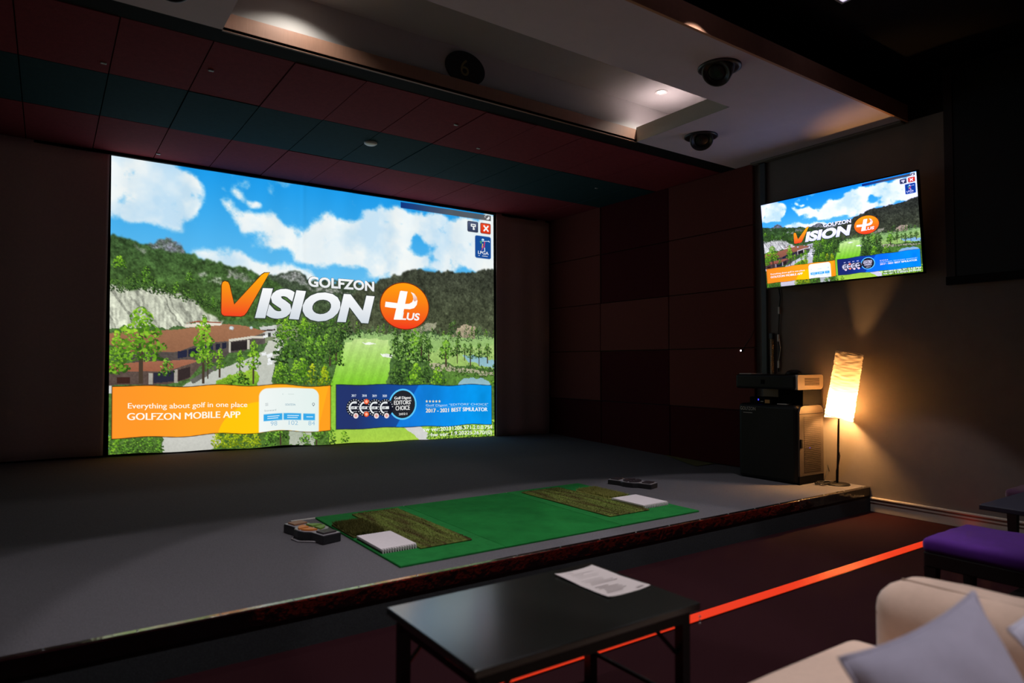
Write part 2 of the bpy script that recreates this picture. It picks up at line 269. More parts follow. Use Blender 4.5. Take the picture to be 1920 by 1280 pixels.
    def disc(cx, cy, r, col, a=1.0):
        x0, x1 = int((cx-r)/sx), int((cx+r)/sx)+2
        y0, y1 = int((cy-r)/sy), int((cy+r)/sy)+2
        x0 = max(x0, 0); y0 = max(y0, 0); x1 = min(x1, GW); y1 = min(y1, GH)
        if x1 <= x0 or y1 <= y0: return
        d = np.hypot(X[y0:y1, x0:x1]-cx, Y[y0:y1, x0:x1]-cy)
        w = np.clip((r-d)/1.0+.5, 0, 1)*a
        w = (w*(leaf[y0:y1, x0:x1] > .36))[..., None]
        img[y0:y1, x0:x1] = img[y0:y1, x0:x1]*(1-w)+col*w
    for x, y, r in DOMES:
        disc(x, y, r, c3((176, 190, 196))); disc(x-1, y-1, r*.5, c3((225, 232, 235)))
    PAL = {0: ((22, 34, 20), (64, 100, 42), (112, 152, 62)), 1: ((28, 46, 20), (86, 136, 44), (148, 200, 66)),
           2: ((44, 76, 26), (104, 158, 38), (164, 212, 60)), 3: ((90, 110, 20), (156, 180, 30), (206, 214, 50)), 4: ((52, 70, 50), (84, 108, 70), (120, 142, 88))}
    for x, y, h, w, kind, n, trunk in TREES:
        p = [c3(c) for c in PAL[kind]]
        if trunk:
            x0 = int((x-max(1.2, w*.03))/sx); x1 = int((x+max(1.2, w*.03))/sx)+1
            img[max(0, int((y-h*.75)/sy)):int(y/sy), max(x0, 0):max(x1, 1)] = c3((70, 58, 46))
        lo = .34 if trunk else .04
        nn = int(n*3.2)
        for i in range(nn):
            f = i/nn
            v = lo+(1-lo)*rs.rand()**.85
            half = w*.5*(1-((v-lo)/(1-lo))**1.7*.88)*(.72+.28*math.sin(v*31+x))
            a = rs.uniform(-1, 1)
            r = max(1.1, (w*.05+h*.012)*rs.uniform(.6, 1.25)*(1-.35*f))
            lit = np.clip(.46+.42*(v-.5)-.30*a*.5+rs.uniform(-.42, .42), 0, 1)
            if f < .35: lit *= .4
            col = p[0]*(1-2*lit)+p[1]*2*lit if lit < .5 else p[1]*(2-2*lit)+p[2]*(2*lit-1)
            disc(x+a*half, y-h*v, r, col)
    # banners and buttons
    wav = 1.6*np.sin(X*.045+1)+1.0*np.sin(X*.017)
    def box(x0, y0, x1, y1, r=0, wv=0.0):
        yy = Y-wav*wv
        dx = np.maximum(np.maximum(x0+r-X, X-(x1-r)), 0); dy = np.maximum(np.maximum(y0+r-yy, yy-(y1-r)), 0)
        return np.clip((r+.7-np.hypot(dx, dy))/1.4, 0, 1) if r else np.clip(np.minimum(np.minimum(X-x0, x1-X), np.minimum(yy-y0, y1-yy))/1.2+.5, 0, 1)
    def lerp(c0, c1, t): return c3(c0)*(1-t[..., None])+c3(c1)*t[..., None]
    img = mix(img, c3((50, 30, 15)), box(5, 508, 493.5, 623.5, 0, 1))
    ob = box(6.5, 509.5, 492, 622, 0, 1)
    img = mix(img, lerp((255, 146, 42), (255, 170, 30), np.clip(X/330, 0, 1)), ob)
    img = mix(img, c3((253, 196, 14)), ob*np.clip((100-np.hypot(X-318, (Y-642)*1.05))/1.5, 0, 1)*(X < 470))
    img = mix(img, c3((255, 156, 32)), ob*np.clip((X-474+(Y-560)*.25)/1.5, 0, 1)*(X > 455))
    img = mix(img, lerp((236, 242, 240), (222, 236, 232), np.clip((X-314)/150, 0, 1)), box(314, 516, 462, 680, 20)*ob)
    for x0, x1 in ((325, 370), (373, 417), (422, 452)):
        img = mix(img, c3((54, 166, 228)), box(x0, 579, x1, 595.5))
    img = mix(img, c3((12, 18, 40)), box(506.5, 506.5, 991, 622.5, 0, 1))
    bb = box(508, 508, 990, 621, 0, 1)
    d = np.clip((X-745+(Y-508)*.62)/2.5, 0, 1)
    base = lerp((36, 52, 106), (18, 84, 170), np.clip((X-560)/170, 0, 1))
    blue = lerp((20, 120, 214), (8, 150, 236), np.clip((X-720)/200, 0, 1))*(.86+.28*fbm(60, 4, 90))[..., None]
    img = mix(img, base*(1-d[..., None])+blue*d[..., None], bb)
    img = mix(img, lerp((16, 48, 118), (84, 84, 88), np.clip((X-700)/150, 0, 1)), box(692, 8, 991, 24.5)*.93)
    img = mix(img, c3((30, 36, 58)), box(908, 33, 945, 64, 4)); img = mix(img, lerp((84, 94, 122), (48, 58, 86), np.clip((Y-34)/28, 0, 1)), box(910, 35, 943, 62, 3))
    img = mix(img, c3((120, 22, 10)), box(953, 33, 990, 64, 4)); img = mix(img, lerp((236, 78, 40), (214, 50, 18), np.clip((Y-34)/28, 0, 1)), box(955, 35, 988, 62, 3))
    img = mix(img, c3((22, 74, 148)), box(934, 72, 990.5, 137.5, 6))
    img = np.clip(img, 0, 1)
    return img
# ------------------------------------------------------------------ picture material and mapping
def picture_material(name, gain, tint=(1, 1, 1), folds=False):
    m = bpy.data.materials.new(name); m.use_nodes = True; nt = m.node_tree; nt.nodes.clear()
    out = nt.nodes.new('ShaderNodeOutputMaterial'); at = nt.nodes.new('ShaderNodeAttribute'); at.attribute_name = 'Col'
    em = nt.nodes.new('ShaderNodeEmission'); mu = nt.nodes.new('ShaderNodeMix'); mu.data_type = 'RGBA'; mu.blend_type = 'MULTIPLY'; mu.inputs[0].default_value = 1
    mu.inputs[7].default_value = tuple(tint)+(1,)
    nt.links.new(at.outputs['Color'], mu.inputs[6]); nt.links.new(mu.outputs[2], em.inputs[0])
    em.inputs[1].default_value = gain
    if folds:
        # the cloth shows the projector's light: cosine of the angle between the cloth and the projector's beam
        ge = nt.nodes.new('ShaderNodeNewGeometry'); vm = nt.nodes.new('ShaderNodeVectorMath'); vm.operation = 'DOT_PRODUCT'
        d = Vector((-.55, -.75, .55)).normalized(); vm.inputs[1].default_value = d
        ma = nt.nodes.new('ShaderNodeMath'); ma.operation = 'MULTIPLY'; ma.inputs[1].default_value = gain/(-d.y)
        nt.links.new(ge.outputs['Normal'], vm.inputs[0]); nt.links.new(vm.outputs['Value'], ma.inputs[0]); nt.links.new(ma.outputs[0], em.inputs[1])
    di = nt.nodes.new('ShaderNodeBsdfDiffuse'); di.inputs[0].default_value = (.02, .02, .02, 1)
    g2 = nt.nodes.new('ShaderNodeNewGeometry'); mx = nt.nodes.new('ShaderNodeMixShader')
    nt.links.new(g2.outputs['Backfacing'], mx.inputs[0]); nt.links.new(em.outputs[0], mx.inputs[1]); nt.links.new(di.outputs[0], mx.inputs[2])
    nt.links.new(mx.outputs[0], out.inputs[0])
    MATS[name] = m; return m
def srgb2lin(a): return np.where(a <= .04045, a/12.92, ((a+.055)/1.055)**2.4)
def fold(u, v):
    """soft upright folds of the hanging cloth, metres towards the room"""
    a = .0022*np.sin(u*61+1.2*np.sin(v*3))*np.exp(-v*2.2)+.0016*np.sin(u*23+2)*(.4+.6*v)+.0012*np.sin(u*97+v*5)*np.exp(-v*5)
    a = a+.0028*np.exp(-((u-.62-.10*v)/.03)**2)*np.exp(-((v-.3)/.35)**2)+.003*np.exp(-((u-.42)/.006)**2)*np.exp(-v*4)
    return a+.0024*np.sin(u*41)*np.exp(-((v-1)/.16)**2)
def grid_mesh(name, img, place, m, parent):
    gh, gw = img.shape[:2]
    U, V = np.meshgrid(np.linspace(0, 1, gw), np.linspace(0, 1, gh))
    P = place(U.ravel(), V.ravel(), 0.0)
    me = bpy.data.meshes.new(name); n = gw*gh; q = (gw-1)*(gh-1)
    me.vertices.add(n); me.vertices.foreach_set('co', np.ascontiguousarray(P, np.float32).ravel())
    i = (np.arange(gh-1)[:, None]*gw+np.arange(gw-1)[None, :]).ravel()
    L = np.stack([i, i+gw, i+gw+1, i+1], 1).astype(np.int32)
    me.loops.add(q*4); me.loops.foreach_set('vertex_index', L.ravel())
    me.polygons.add(q); me.polygons.foreach_set('loop_start', np.arange(q, dtype=np.int32)*4)
    me.polygons.foreach_set('use_smooth', np.ones(q, bool))
    me.update(); me.validate()
    at = me.color_attributes.new('Col', 'FLOAT_COLOR', 'POINT')
    c = np.ones((n, 4), np.float32); c[:, :3] = srgb2lin(img.reshape(-1, 3)); at.data.foreach_set('color', c.ravel())
    me.materials.append(m)
    o = bpy.data.objects.new(name, me); COL.objects.link(o); o.parent = parent
    ROOT[o.name] = ROOT[parent.name]
    return o
class Art:
    """flat print: coloured triangles in picture units (1000 x 658, y down), later laid on a screen"""
    def __init__(s): s.v = []; s.c = []; s.f = []; s.l = 0
    def _put(s, v, f, c0, c1=None, horiz=False):
        v = np.asarray(v, float); k = len(s.v)
        a = v[:, 0] if horiz else v[:, 1]
        t = (a-a.min())/max(a.max()-a.min(), 1e-6)
        c0 = np.array(lin(c0)); c1 = np.array(lin(c1)) if c1 else c0
        for p, q in zip(v, t): s.v.append((p[0], p[1], s.l)); s.c.append(tuple(c0*(1-q)+c1*q))
        s.f += [tuple(i+k for i in t) for t in f]; s.l += 1
        return s
    def text(s, txt, x0, x1, y, cap, col, col2=None, bold=0.0, shear=0.0, edge=None, ew=.02, horiz=False, fat=0.0):
        if edge:
            w = (x1-x0)*.006+.5
            v, f = flat_text(txt, x0-w, x1+w, y, cap, bold+ew, shear); s._put(v, f, edge)
        for d in ((-fat, fat) if fat else (0,)):
            v, f = flat_text(txt, x0+d, x1+d, y, cap, bold, shear); s._put(v, f, col, col2, horiz)
        return s
    def poly(s, pts, col, col2=None, edge=None, ew=1.5):
        if edge:
            c = np.mean(pts, 0); n = len(pts); e = []
            for i in range(n):
                p = np.array(pts[i], float); a = p-np.array(pts[i-1]); b = np.array(pts[(i+1) % n])-p
                nn = np.array([a[1], -a[0]])/(np.hypot(*a)+1e-6)+np.array([b[1], -b[0]])/(np.hypot(*b)+1e-6)
                nn = nn/(np.hypot(*nn)+1e-6); ar = sum(pts[j][0]*pts[(j+1) % n][1]-pts[(j+1) % n][0]*pts[j][1] for j in range(n))
                e.append(tuple(p+nn*ew*(1 if ar > 0 else -1)))
            s.poly(e, edge)
        t = geometry.tessellate_polygon([[Vector((x, y, 0)) for x, y in pts]])
        return s._put(pts, [tuple(q) for q in t], col, col2)
    def ell(s, x, y, rx, ry, col, col2=None, n=40, a0=0, a1=2*math.pi):
        return s.poly([(x+rx*math.cos(a0+(a1-a0)*i/n), y+ry*math.sin(a0+(a1-a0)*i/n)) for i in range(n)], col, col2)
    def arc(s, x, y, r, wd, a0, a1, col, n=14):
        o = [(x+r*math.cos(a0+(a1-a0)*i/n), y+r*math.sin(a0+(a1-a0)*i/n)) for i in range(n+1)]
        i_ = [(x+(r-wd)*math.cos(a0+(a1-a0)*i/n), y+(r-wd)*math.sin(a0+(a1-a0)*i/n)) for i in range(n, -1, -1)]
        return s.poly(o+i_, col)
    def bar(s, x0, y0, x1, y1, col): return s.poly([(x0, y0), (x1, y0), (x1, y1), (x0, y1)], col)
    def line(s, x0, y0, x1, y1, w, col, col2=None):
        d = np.array([x1-x0, y1-y0], float); d /= np.hypot(*d); n = np.array([-d[1], d[0]])*w/2
        return s.poly([tuple(np.array([x0, y0])+n), tuple(np.array([x1, y1])+n), tuple(np.array([x1, y1])-n), tuple(np.array([x0, y0])-n)], col, col2)
    def lay(s, name, place, m, parent, lift):
        a = np.array(s.v); P = place(a[:, 0]/1000, a[:, 1]/658, lift+a[:, 2]*.00018)
        me = bpy.data.meshes.new(name); me.from_pydata([tuple(p) for p in P], [], s.f)
        at = me.color_attributes.new('Col', 'FLOAT_COLOR', 'POINT')
        c = np.ones((len(a), 4), np.float32); c[:, :3] = s.c; at.data.foreach_set('color', c.ravel())
        # every triangle faces the room
        bm = bmesh.new(); bm.from_mesh(me); n = place.normal
        for q in bm.faces:
            q.normal_update()
            if q.normal.dot(n) < 0: q.normal_flip()
        bm.to_mesh(me); bm.free(); me.materials.append(m)
        o = bpy.data.objects.new(name, me); COL.objects.link(o); o.parent = parent; return o
W3 = (240, 244, 242)
def art_title():
    a = Art()
    a.text('GOLFZON', 433, 612, 258, 23.5, (246, 246, 246), (226, 230, 232), bold=.035, edge=(52, 58, 54), ew=.018)
    a.text('ISION', 304, 596, 340, 63, (246, 247, 248), (206, 214, 222), bold=.055, shear=.25, edge=(52, 62, 56), ew=.022)
    return a
def art_check():
    a = Art()
    a.poly([(227, 272), (229, 265), (234, 262), (241, 264), (244, 270), (255, 316), (318, 240), (325, 235), (337, 233), (284, 332), (278, 340), (270, 343), (233, 344), (228, 341), (226.5, 336)], (250, 172, 12), (238, 66, 34), edge=(86, 48, 22), ew=2)
    return a
def art_emblem():
    a = Art()
    a.ell(703, 293, 75.5, 65, (120, 40, 14)); a.ell(703, 293, 73, 62.6, (252, 156, 16), (238, 54, 30), n=56)
    a.poly([(688, 254), (691, 252), (711, 253), (694, 329), (691, 331), (669, 331)], (250, 250, 248))
    a.poly([(645, 284), (662, 285), (700, 287.5), (716, 286), (725, 281), (729, 272), (727, 263), (721, 253.5), (731, 257), (739, 266), (741.5, 277), (739, 288), (731, 297), (718, 301), (700, 301), (660, 299.5), (643, 298)], (250, 250, 248))
    a.poly([(721, 253.5), (731, 257), (739, 266), (741, 274), (733, 279), (729, 276), (729, 270), (727, 263)], (250, 250, 248), (226, 150, 120))
    a.text('LUS', 690, 746, 330, 18.5, W3, bold=.03, shear=.2)
    return a
def art_app():
    a = Art()
    a.text('Everything about golf in one place', 36, 286, 559, 11.5, (255, 244, 226), fat=.22)
    return a
def art_app_title():
    a = Art()
    a.text('GOLFZON MOBILE APP', 35, 270, 584.5, 15, (255, 246, 230), fat=.55)
    return a
def art_phone():
    a = Art()
    for t, x0, x1 in (('98', 341, 357), ('102', 385, 408), ('84', 434, 451)): a.text(t, x0, x1, 608, 10.5, (150, 190, 214))
    a.text('GOLFZON', 376, 401, 560, 4.5, (86, 140, 166))
    a.text('Scorecard', 326, 354, 572, 4.5, (150, 166, 170))
    for i in range(3): a.bar(328, 552+i*2.6, 335, 553.2+i*2.6, (176, 186, 188))
    a.ell(447, 555, 3.6, 3.6, (120, 136, 142)); a.ell(447, 555, 2.2, 2.2, (230, 240, 236)); a.poly([(444.8, 557.6), (449.2, 557.6), (447, 561)], (120, 136, 142))
    a.bar(383, 531.5, 398, 532.6, (196, 208, 206)); a.ell(370, 532, 1.2, 1.2, (190, 204, 204))
    for x0, x1, n in ((333, 362, 2), (381, 410, 2), (429, 446, 1)):
        for k in range(n): a.bar(x0, 583.5+k*5+(2-n)*2.4, x1-(k*3), 585.6+k*5+(2-n)*2.4, (196, 228, 246))
    return a
def art_award():
    a = Art()
    for cx, yr, red in ((557, '2017', 0), (586, '2018', 1), (614, '2019', 0), (643, '2020', 0)):
        a.text(yr, cx-8.5, cx+4, 538.5, 6, (214, 224, 236), fat=.2)
        a.ell(cx, 567, 23.5, 23.5, (20, 23, 36))
        for k in range(15):
            t = math.radians(95+k*25*.74)
            a.line(cx+19.2*math.cos(t), 567+19.2*math.sin(t), cx+22*math.cos(t), 567+22*math.sin(t), 3.0 if k % 4 else 1.4, (176, 180, 186))
        a.arc(cx, 567, 16.5, 4.2, math.radians(105), math.radians(175), (226, 230, 232)); a.arc(cx, 567, 16.5, 4.2, math.radians(188), math.radians(292), (226, 230, 232))
        a.bar(cx-17, 563.4, cx+10, 570.6, (226, 230, 232)); a.text('Golf', cx-13, cx+1, 569.2, 5, (24, 26, 36), fat=.2)
        a.bar(cx-4, 555, cx+6, 557, (150, 154, 160)); a.bar(cx-4, 576, cx+6, 578, (150, 154, 160))
        if red:
            for y in (551, 584): a.ell(cx+3, y, 7, 7, (232, 84, 40)); a.ell(cx+3, y, 4, 4, (250, 180, 150))
        else: a.ell(cx+3, 588, 7.2, 7.2, (226, 214, 212)); a.ell(cx+3, 588, 3.6, 3.6, (226, 150, 140))
    return a
def art_badge():
    a = Art()
    a.ell(696, 560, 42, 42, (92, 196, 244)); a.ell(696, 560, 37.5, 37.5, (34, 36, 42))
    a.text('Golf Digest', 671, 721, 546, 7.2, (240, 240, 238), fat=.35)
    a.text("EDITORS'", 670, 721, 560.5, 11, (240, 240, 238), fat=.3); a.text('CHOICE', 674.5, 717, 575.5, 11.5, (240, 240, 238), fat=.3)
    a.text('2021', 684, 709, 589, 5.6, (226, 226, 224), fat=.2)
    return a
def art_best():
    a = Art()
    for k in range(5):
        cx, cy = 770+k*10.2, 552.5
        a.poly([(cx+(4.2 if i % 2 == 0 else 1.9)*math.sin(i*math.pi/5), cy-(4.2 if i % 2 == 0 else 1.9)*math.cos(i*math.pi/5)) for i in range(10)], (240, 226, 180))
    a.text('Golf Digest "EDITORS\' CHOICE"', 767, 976, 566, 5.6, (190, 222, 244), bold=.0)
    a.bar(766, 568.6, 976, 569.2, (120, 190, 236))
    a.text('2017 - 2021 BEST SIMULATOR', 767, 973, 583, 10.5, (250, 232, 190), (246, 250, 252), horiz=True, fat=.45)
    return a
def art_version():
    a = Art()
    a.text('sw ver:20231206.571.2.0.0.754', 759, 990, 634.5, 10.5, (250, 252, 250), fat=.12)
    a.text('hw ver: 1.9.20225.2670/(0)', 784, 989, 649.5, 10.5, (250, 252, 250), fat=.12)
    return a
def art_close():
    a = Art()
    a.line(963, 40.5, 980, 57, 4.6, W3); a.line(980, 40.5, 963, 57, 4.6, W3)
    return a
def art_key():
    a = Art()
    a.bar(918, 41, 935, 49, W3); a.bar(921, 43.6, 932, 46.4, (60, 70, 96)); a.bar(925, 49, 929, 58, W3); a.bar(929, 52, 932, 54, W3); a.bar(929, 55.5, 932, 57.5, W3)
    return a
def art_dish():
    a = Art()
    a.poly([(972, 21), (983, 11), (985, 17), (982, 21), (977, 22.5)], (226, 228, 230)); a.arc(972, 14, 5, 1.6, math.radians(130), math.radians(300), (214, 218, 220))
    return a
def art_tour():
    a = Art()
    a.text('LPGA', 943, 980, 126, 9, (236, 240, 244), fat=.2); a.bar(944, 130, 949, 131.6, (206, 216, 228)); a.bar(957, 130, 977, 131.6, (206, 216, 228))
    a.ell(960, 83, 4.6, 2.8, (214, 236, 246)); a.ell(958, 85.5, 2.6, 2.8, (120, 190, 220))
    a.line(958, 88, 982, 85.5, 1.6, (196, 222, 240)); a.line(979, 84.5, 984, 88, 2.2, (236, 242, 246))
    a.poly([(949, 88), (957, 88), (955, 95), (951, 94)], (90, 176, 90)); a.ell(953, 91, 1.8, 1.8, (22, 74, 148))
    a.line(959, 95, 957, 107, 2.6, (236, 214, 90), (236, 160, 60)); a.line(966, 88, 964.5, 106, 2.8, (226, 60, 90), (200, 50, 110))
    a.line(962, 102, 955.5, 114, 1.8, (210, 60, 120)); a.line(965.5, 106, 966.5, 117, 2.6, (226, 236, 244))
    return a
# ------------------------------------------------------------------ the setting
XW, YS, P = 5.896, 7.5, .21           # right wall, screen plane, stage height
ZA, ZR, XL = 3.315, 3.76, -2.6        # acoustic ceiling, room ceiling, left wall
mat('floor_carpet', (39, 13, 18), .95, var=.45, scale=160, bump=.3, bscale=300, spec=.1)
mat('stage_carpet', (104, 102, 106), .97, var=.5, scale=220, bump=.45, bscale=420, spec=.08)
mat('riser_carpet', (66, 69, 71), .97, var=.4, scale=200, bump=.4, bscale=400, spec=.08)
mat('wall_paint', (118, 110, 104), .85, var=.08, scale=6, bump=.05, bscale=120, spec=.25)
mat('black_paint', (16, 15, 16), .9, var=.2, scale=8, spec=.2)
mat('soffit_paint', (226, 210, 220), .8, var=.04, scale=5, spec=.25)
mat('fascia_paint', (206, 152, 118), .7, var=.12, scale=6, spec=.3)
mat('lip_wood', (150, 112, 92), .55, var=.2, scale=10, stretch=(40, 1, 1), spec=.4)
mat('recess_paint', (186, 182, 178), .8, var=.04, scale=5, spec=.25)
mat('lip_paint', (190, 190, 180), .45, spec=.5)
mat('panel_brown', (106, 56, 50), .95, var=.15, scale=90, bump=.25, bscale=300, spec=.1)
mat('panel_maroon', (70, 22, 26), .95, var=.2, scale=90, bump=.25, bscale=300, spec=.1)
mat('tile_red', (128, 48, 56), .9, var=.16, scale=30, bump=.2, bscale=200, spec=.15)
mat('tile_teal', (26, 60, 66), .9, var=.16, scale=30, bump=.2, bscale=200, spec=.15)
mat('baseboard_paint', (196, 186, 172), .5, var=.06, scale=14, spec=.45)

struct(MB().box(XL, -3.2, -.08, XW+.1, 9.0, 0).build('floor', 'floor_carpet'))
struct(MB().box(XL, -3.2, ZR, XW+.1, 2.84, ZR+.1).build('ceiling_room', 'black_paint'))
struct(MB().box(XL-.1, -3.2, -.08, XL, 9.0, ZR+.5).build('wall_left', 'black_paint'))
struct(MB().box(XL, -3.3, -.08, XW+.1, -3.2, ZR+.1).build('wall_rear', 'black_paint'))
struct(MB().box(XL, 8.1, 0, XW+.1, 8.2, ZA+.3).build('wall_back', 'black_paint'))
# right wall: grey paint up to the soffit line, black above it
wr = struct(MB().box(XW, -3.2, 0, XW+.12, 8.1, ZA).build('wall_right', 'wall_paint'))
MB().box(XW-.004, -3.2, ZA, XW+.12, 4.5, ZR+.5).build('upper_band', 'black_paint', wr)
# fabric covered acoustic panels on the right wall, three columns of five
cols = ((7.5, 6.40), (6.40, 5.245), (5.245, 4.115)); rows = (3.315, 2.69, 2.055, 1.44, .80, .215)
brown = {(0, 0), (0, 1), (0, 2), (0, 3), (1, 2), (2, 0), (2, 1), (2, 2), (2, 3)}
for i, (ya, yb) in enumerate(cols):
    for j in range(5):
        pr = .045 if (i, j) in brown else .036
        MB().rbox(XW-pr, yb+.004, rows[j+1]+.003, XW-.001, ya-.004, rows[j]-.003, .008, 2).build('panel', 'panel_brown' if (i, j) in brown else 'panel_maroon', wr)
# skirting board with two mouldings
bb = struct(MB().box(XW-.014, -3.2, 0, XW, 3.0, .075).build('baseboard_right', 'baseboard_paint', bevel=.003))
MB().rbox(XW-.02, -3.2, .075, XW, 3.0, .098, .006).build('moulding', 'baseboard_paint', bb)
MB().rbox(XW-.028, -3.2, .104, XW, 3.0, .126, .008).build('moulding', 'baseboard_paint', bb)
MB().box(XW-.012, -3.2, .098, XW, 3.0, .104).build('moulding', 'baseboard_paint', bb)

# soffit tray over the front of the stage, with its lighting recess
XA, XB, YA, YB = .84, 4.415, 3.31, 4.33
sf = struct(MB().box(XL, 2.66, ZA, XW, YA, 3.45).box(XL, YA, ZA, XA, YB, 3.45).box(XB, YA, ZA, XW, YB, 3.45).build('ceiling_soffit', 'soffit_paint'))
MB().box(XL, 2.64, ZA-.004, XW, 2.66, 3.45).build('fascia_board', 'fascia_paint', sf)
MB().box(XA, YB, ZA-.002, XB, YB+.018, 3.43).build('lip_board', 'lip_wood', sf)
MB().box(XB-.006, YA+.02, ZA-.002, XB, YB, 3.449).build('lip_board', 'lip_paint', sf)
MB().rbox(XW-.085, 2.66, ZA-.022, XW, 4.12, ZA, .008).build('shade_strip', 'wall_paint', sf)  # flat board stands in for the shaded recess along the wall
struct(MB().box(XL, 4.40, ZA+.004, XW, 4.51, 3.72).build('wall_recess', 'recess_paint'))
struct(MB().box(XL, 2.80, 3.71, XW, 4.40, 3.78).build('ceiling_recess', 'recess_paint'))
struct(MB().box(XL, 2.80, 3.45, XW, 2.84, 3.78).build('wall_bulkhead', 'black_paint'))
struct(MB().box(5.25, 2.84, 3.45, 5.30, 4.40, 3.71).box(.1, 2.84, 3.45, .15, 4.40, 3.71).build('wall_recess_end', 'recess_paint'))
struct(MB().box(XL, 4.33, ZA+.001, XW, 4.515, ZA+.02).build('trim_1', 'black_paint'))

# acoustic tiles over the stage: red, teal, red
ca = struct(MB().box(XL, 4.51, ZA+.03, XW, 8.1, ZA+.09).build('ceiling_stage', 'black_paint'))
ty = (4.515, 5.457, 6.43, 7.49); x0 = .312-.5155*5
rt_ = random.Random(3)
for r in range(3):
    for k in range(16):
        xa = x0+.5155*k; xb = min(xa+.5155, XW)
        if xa < XL+.05 or xb-xa < .05: continue
        d = rt_.uniform(0, .005)
        MB().box(xa+.004, ty[r]+.004, ZA-d, xb-.004, ty[r+1]-.004, ZA+.03).build('tile', 'tile_teal' if r == 1 else 'tile_red', ca)
struct(MB().box(XL, 7.46, ZA-.03, XW, 7.53, ZA+.03).build('trim_2', 'black_paint'))

# ------------------------------------------------------------------ stage
YE = 4.74
st = struct(MB().box(XL, 3.02, .14, XW, YE, P).build('floor_stage', 'stage_carpet'))
n = 14; rv = []; rf = []
for i in range(n+1):
    t = i/n; y = YE+(8.1-YE)*t; k = min(1, max(0, (y-YE)/(7.5-YE)))
    for x in (XL, XW): rv.append((x, y, P-.004+k*(.165-.0136*(x-.5))*1.0 if k else P-.004))
for i in range(n): rf.append((2*i, 2*i+1, 2*i+3, 2*i+2))
MB().add(rv, rf).build('ramp', 'stage_carpet', st, smooth=True)
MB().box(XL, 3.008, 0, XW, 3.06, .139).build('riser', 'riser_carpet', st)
m = mat('nosing_vinyl', (14, 9, 9), .12, var=.3, scale=18, bump=.7, bscale=9, spec=.6)
MB().add([(x, y, z) for x in (XL, XW) for y, z in ((3.004, .138), (3.03, .138), (3.03, .204), (3.0068, .204))], [(0, 1, 2, 3), (7, 6, 5, 4), (0, 4, 5, 1), (1, 5, 6, 2), (2, 6, 7, 3), (3, 7, 4, 0)]).build('nosing', m, st)
m = mat('scuffed_aluminium', (206, 202, 194), .14, metal=1, var=.35, scale=22, bump=.12, bscale=40)
et = MB().box(XL, 3.006, .2035, XW, 3.036, .2125).build('edge_trim', m, st, bevel=.002)
ms = mat('screw_steel', (190, 190, 190), .3, metal=1)
for k in range(22):
    MB().lathe([(.001, .0), (.005, .0), (.004, .0022), (.001, .0024)], (-.6+k*.305, 3.022, .2124), 10).build('screw', ms, et)
MB().box(1.36, 4.518, P, 3.87, 4.538, P+.005).build('mat_trim', mat('trim_grey', (196, 190, 186), .5, var=.3, scale=40), st)
# loose corner of green underlay by the right wall
solid(MB().add([(5.55, 4.62, .214), (5.845, 4.62, .214), (5.845, 5.3, .228), (5.55, 4.62, .2145), (5.845, 4.62, .218), (5.845, 5.3, .232)],
    [(0, 2, 1), (3, 4, 5), (0, 1, 4, 3), (1, 2, 5, 4), (2, 0, 3, 5)]), 'turf_scrap', mat('scrap_green', (92, 88, 44), .95, var=.3, scale=120), 'triangular scrap of olive turf lying against the maroon wall panels', 'turf scrap')

# ------------------------------------------------------------------ screen, curtains
IMG = paint_picture()
class Place: pass
class ScreenPlace(Place):
    normal = Vector((0, -1, 0))
    def __init__(s, off): s.o = np.array(off)
    def __call__(s, u, v, lift):
        x = (.469+(4.914-.469)*u)*(1-v)+(.502+(4.944-.502)*u)*v
        hem = .386-.083*u+.010*np.exp(-((u-.37)/.05)**2)+.004*np.sin(u*37)
        z = (3.303+.005*u)*(1-v)+hem*v
        return np.stack([x, YS-(lift if np.max(lift) > 0 else fold(u, v))+0*x, z], 1)-s.o
class TvPlace(Place):
    normal = Vector((-1, 0, -.1)).normalized()
    def __init__(s, off): s.o = np.array(off)
    def __call__(s, u, v, lift):
        y = 3.915+(2.495-3.915)*u
        x = 5.690*(1-v)+5.776*v-lift; z = 2.823*(1-v)+2.02*v-lift*.1
        return np.stack([x, y+0*x, z+0*x], 1)-s.o
mp = picture_material('projected_picture', SCREEN_GAIN, folds=True)
mpl = picture_material('projected_print', SCREEN_GAIN)
sr = thing('projection_screen', (2.7, YS, .3), 'large white cloth screen showing a golf valley picture and logos', 'screen')
pl = ScreenPlace(sr.location)
grid_mesh('picture', IMG, pl, mp, sr)
ARTS = (('title_lettering', art_title(), 0), ('check_mark', art_check(), 0), ('round_emblem', art_emblem(), 0), ('app_banner_lettering', art_app(), 1), ('app_banner_title', art_app_title(), 1), ('phone_print', art_phone(), 1), ('award_seals', art_award(), 1), ('award_badge', art_badge(), 0),
        ('award_banner_lettering', art_best(), 1), ('version_lettering', art_version(), 1), ('close_icon', art_close(), 0), ('key_icon', art_key(), 0), ('dish_icon', art_dish(), 0), ('tour_icon', art_tour(), 0))
def lay_all(place, m, parent, lift):
    for nm, a, many in ARTS:
        o = a.lay(nm, place, m, parent, lift)
        if many: o['kind'] = 'stuff'
lay_all(pl, mpl, sr, .012)
hv = []
mcl = mat('hem_cloth', (70, 66, 64), .9, var=.2, scale=60)
MB().tube([(.50+4.44*i/40, YS+.004, .378-.083*i/40+.010*math.exp(-((i/40-.37)/.05)**2)+.004*math.sin(i/40*37)) for i in range(41)], .008, 6).build('hem', mcl, sr, smooth=True)
MB().tube([(.46, YS+.01, 3.308), (4.93, YS+.01, 3.312)], .012, 8).build('top_rail', 'black_paint', sr, smooth=True)

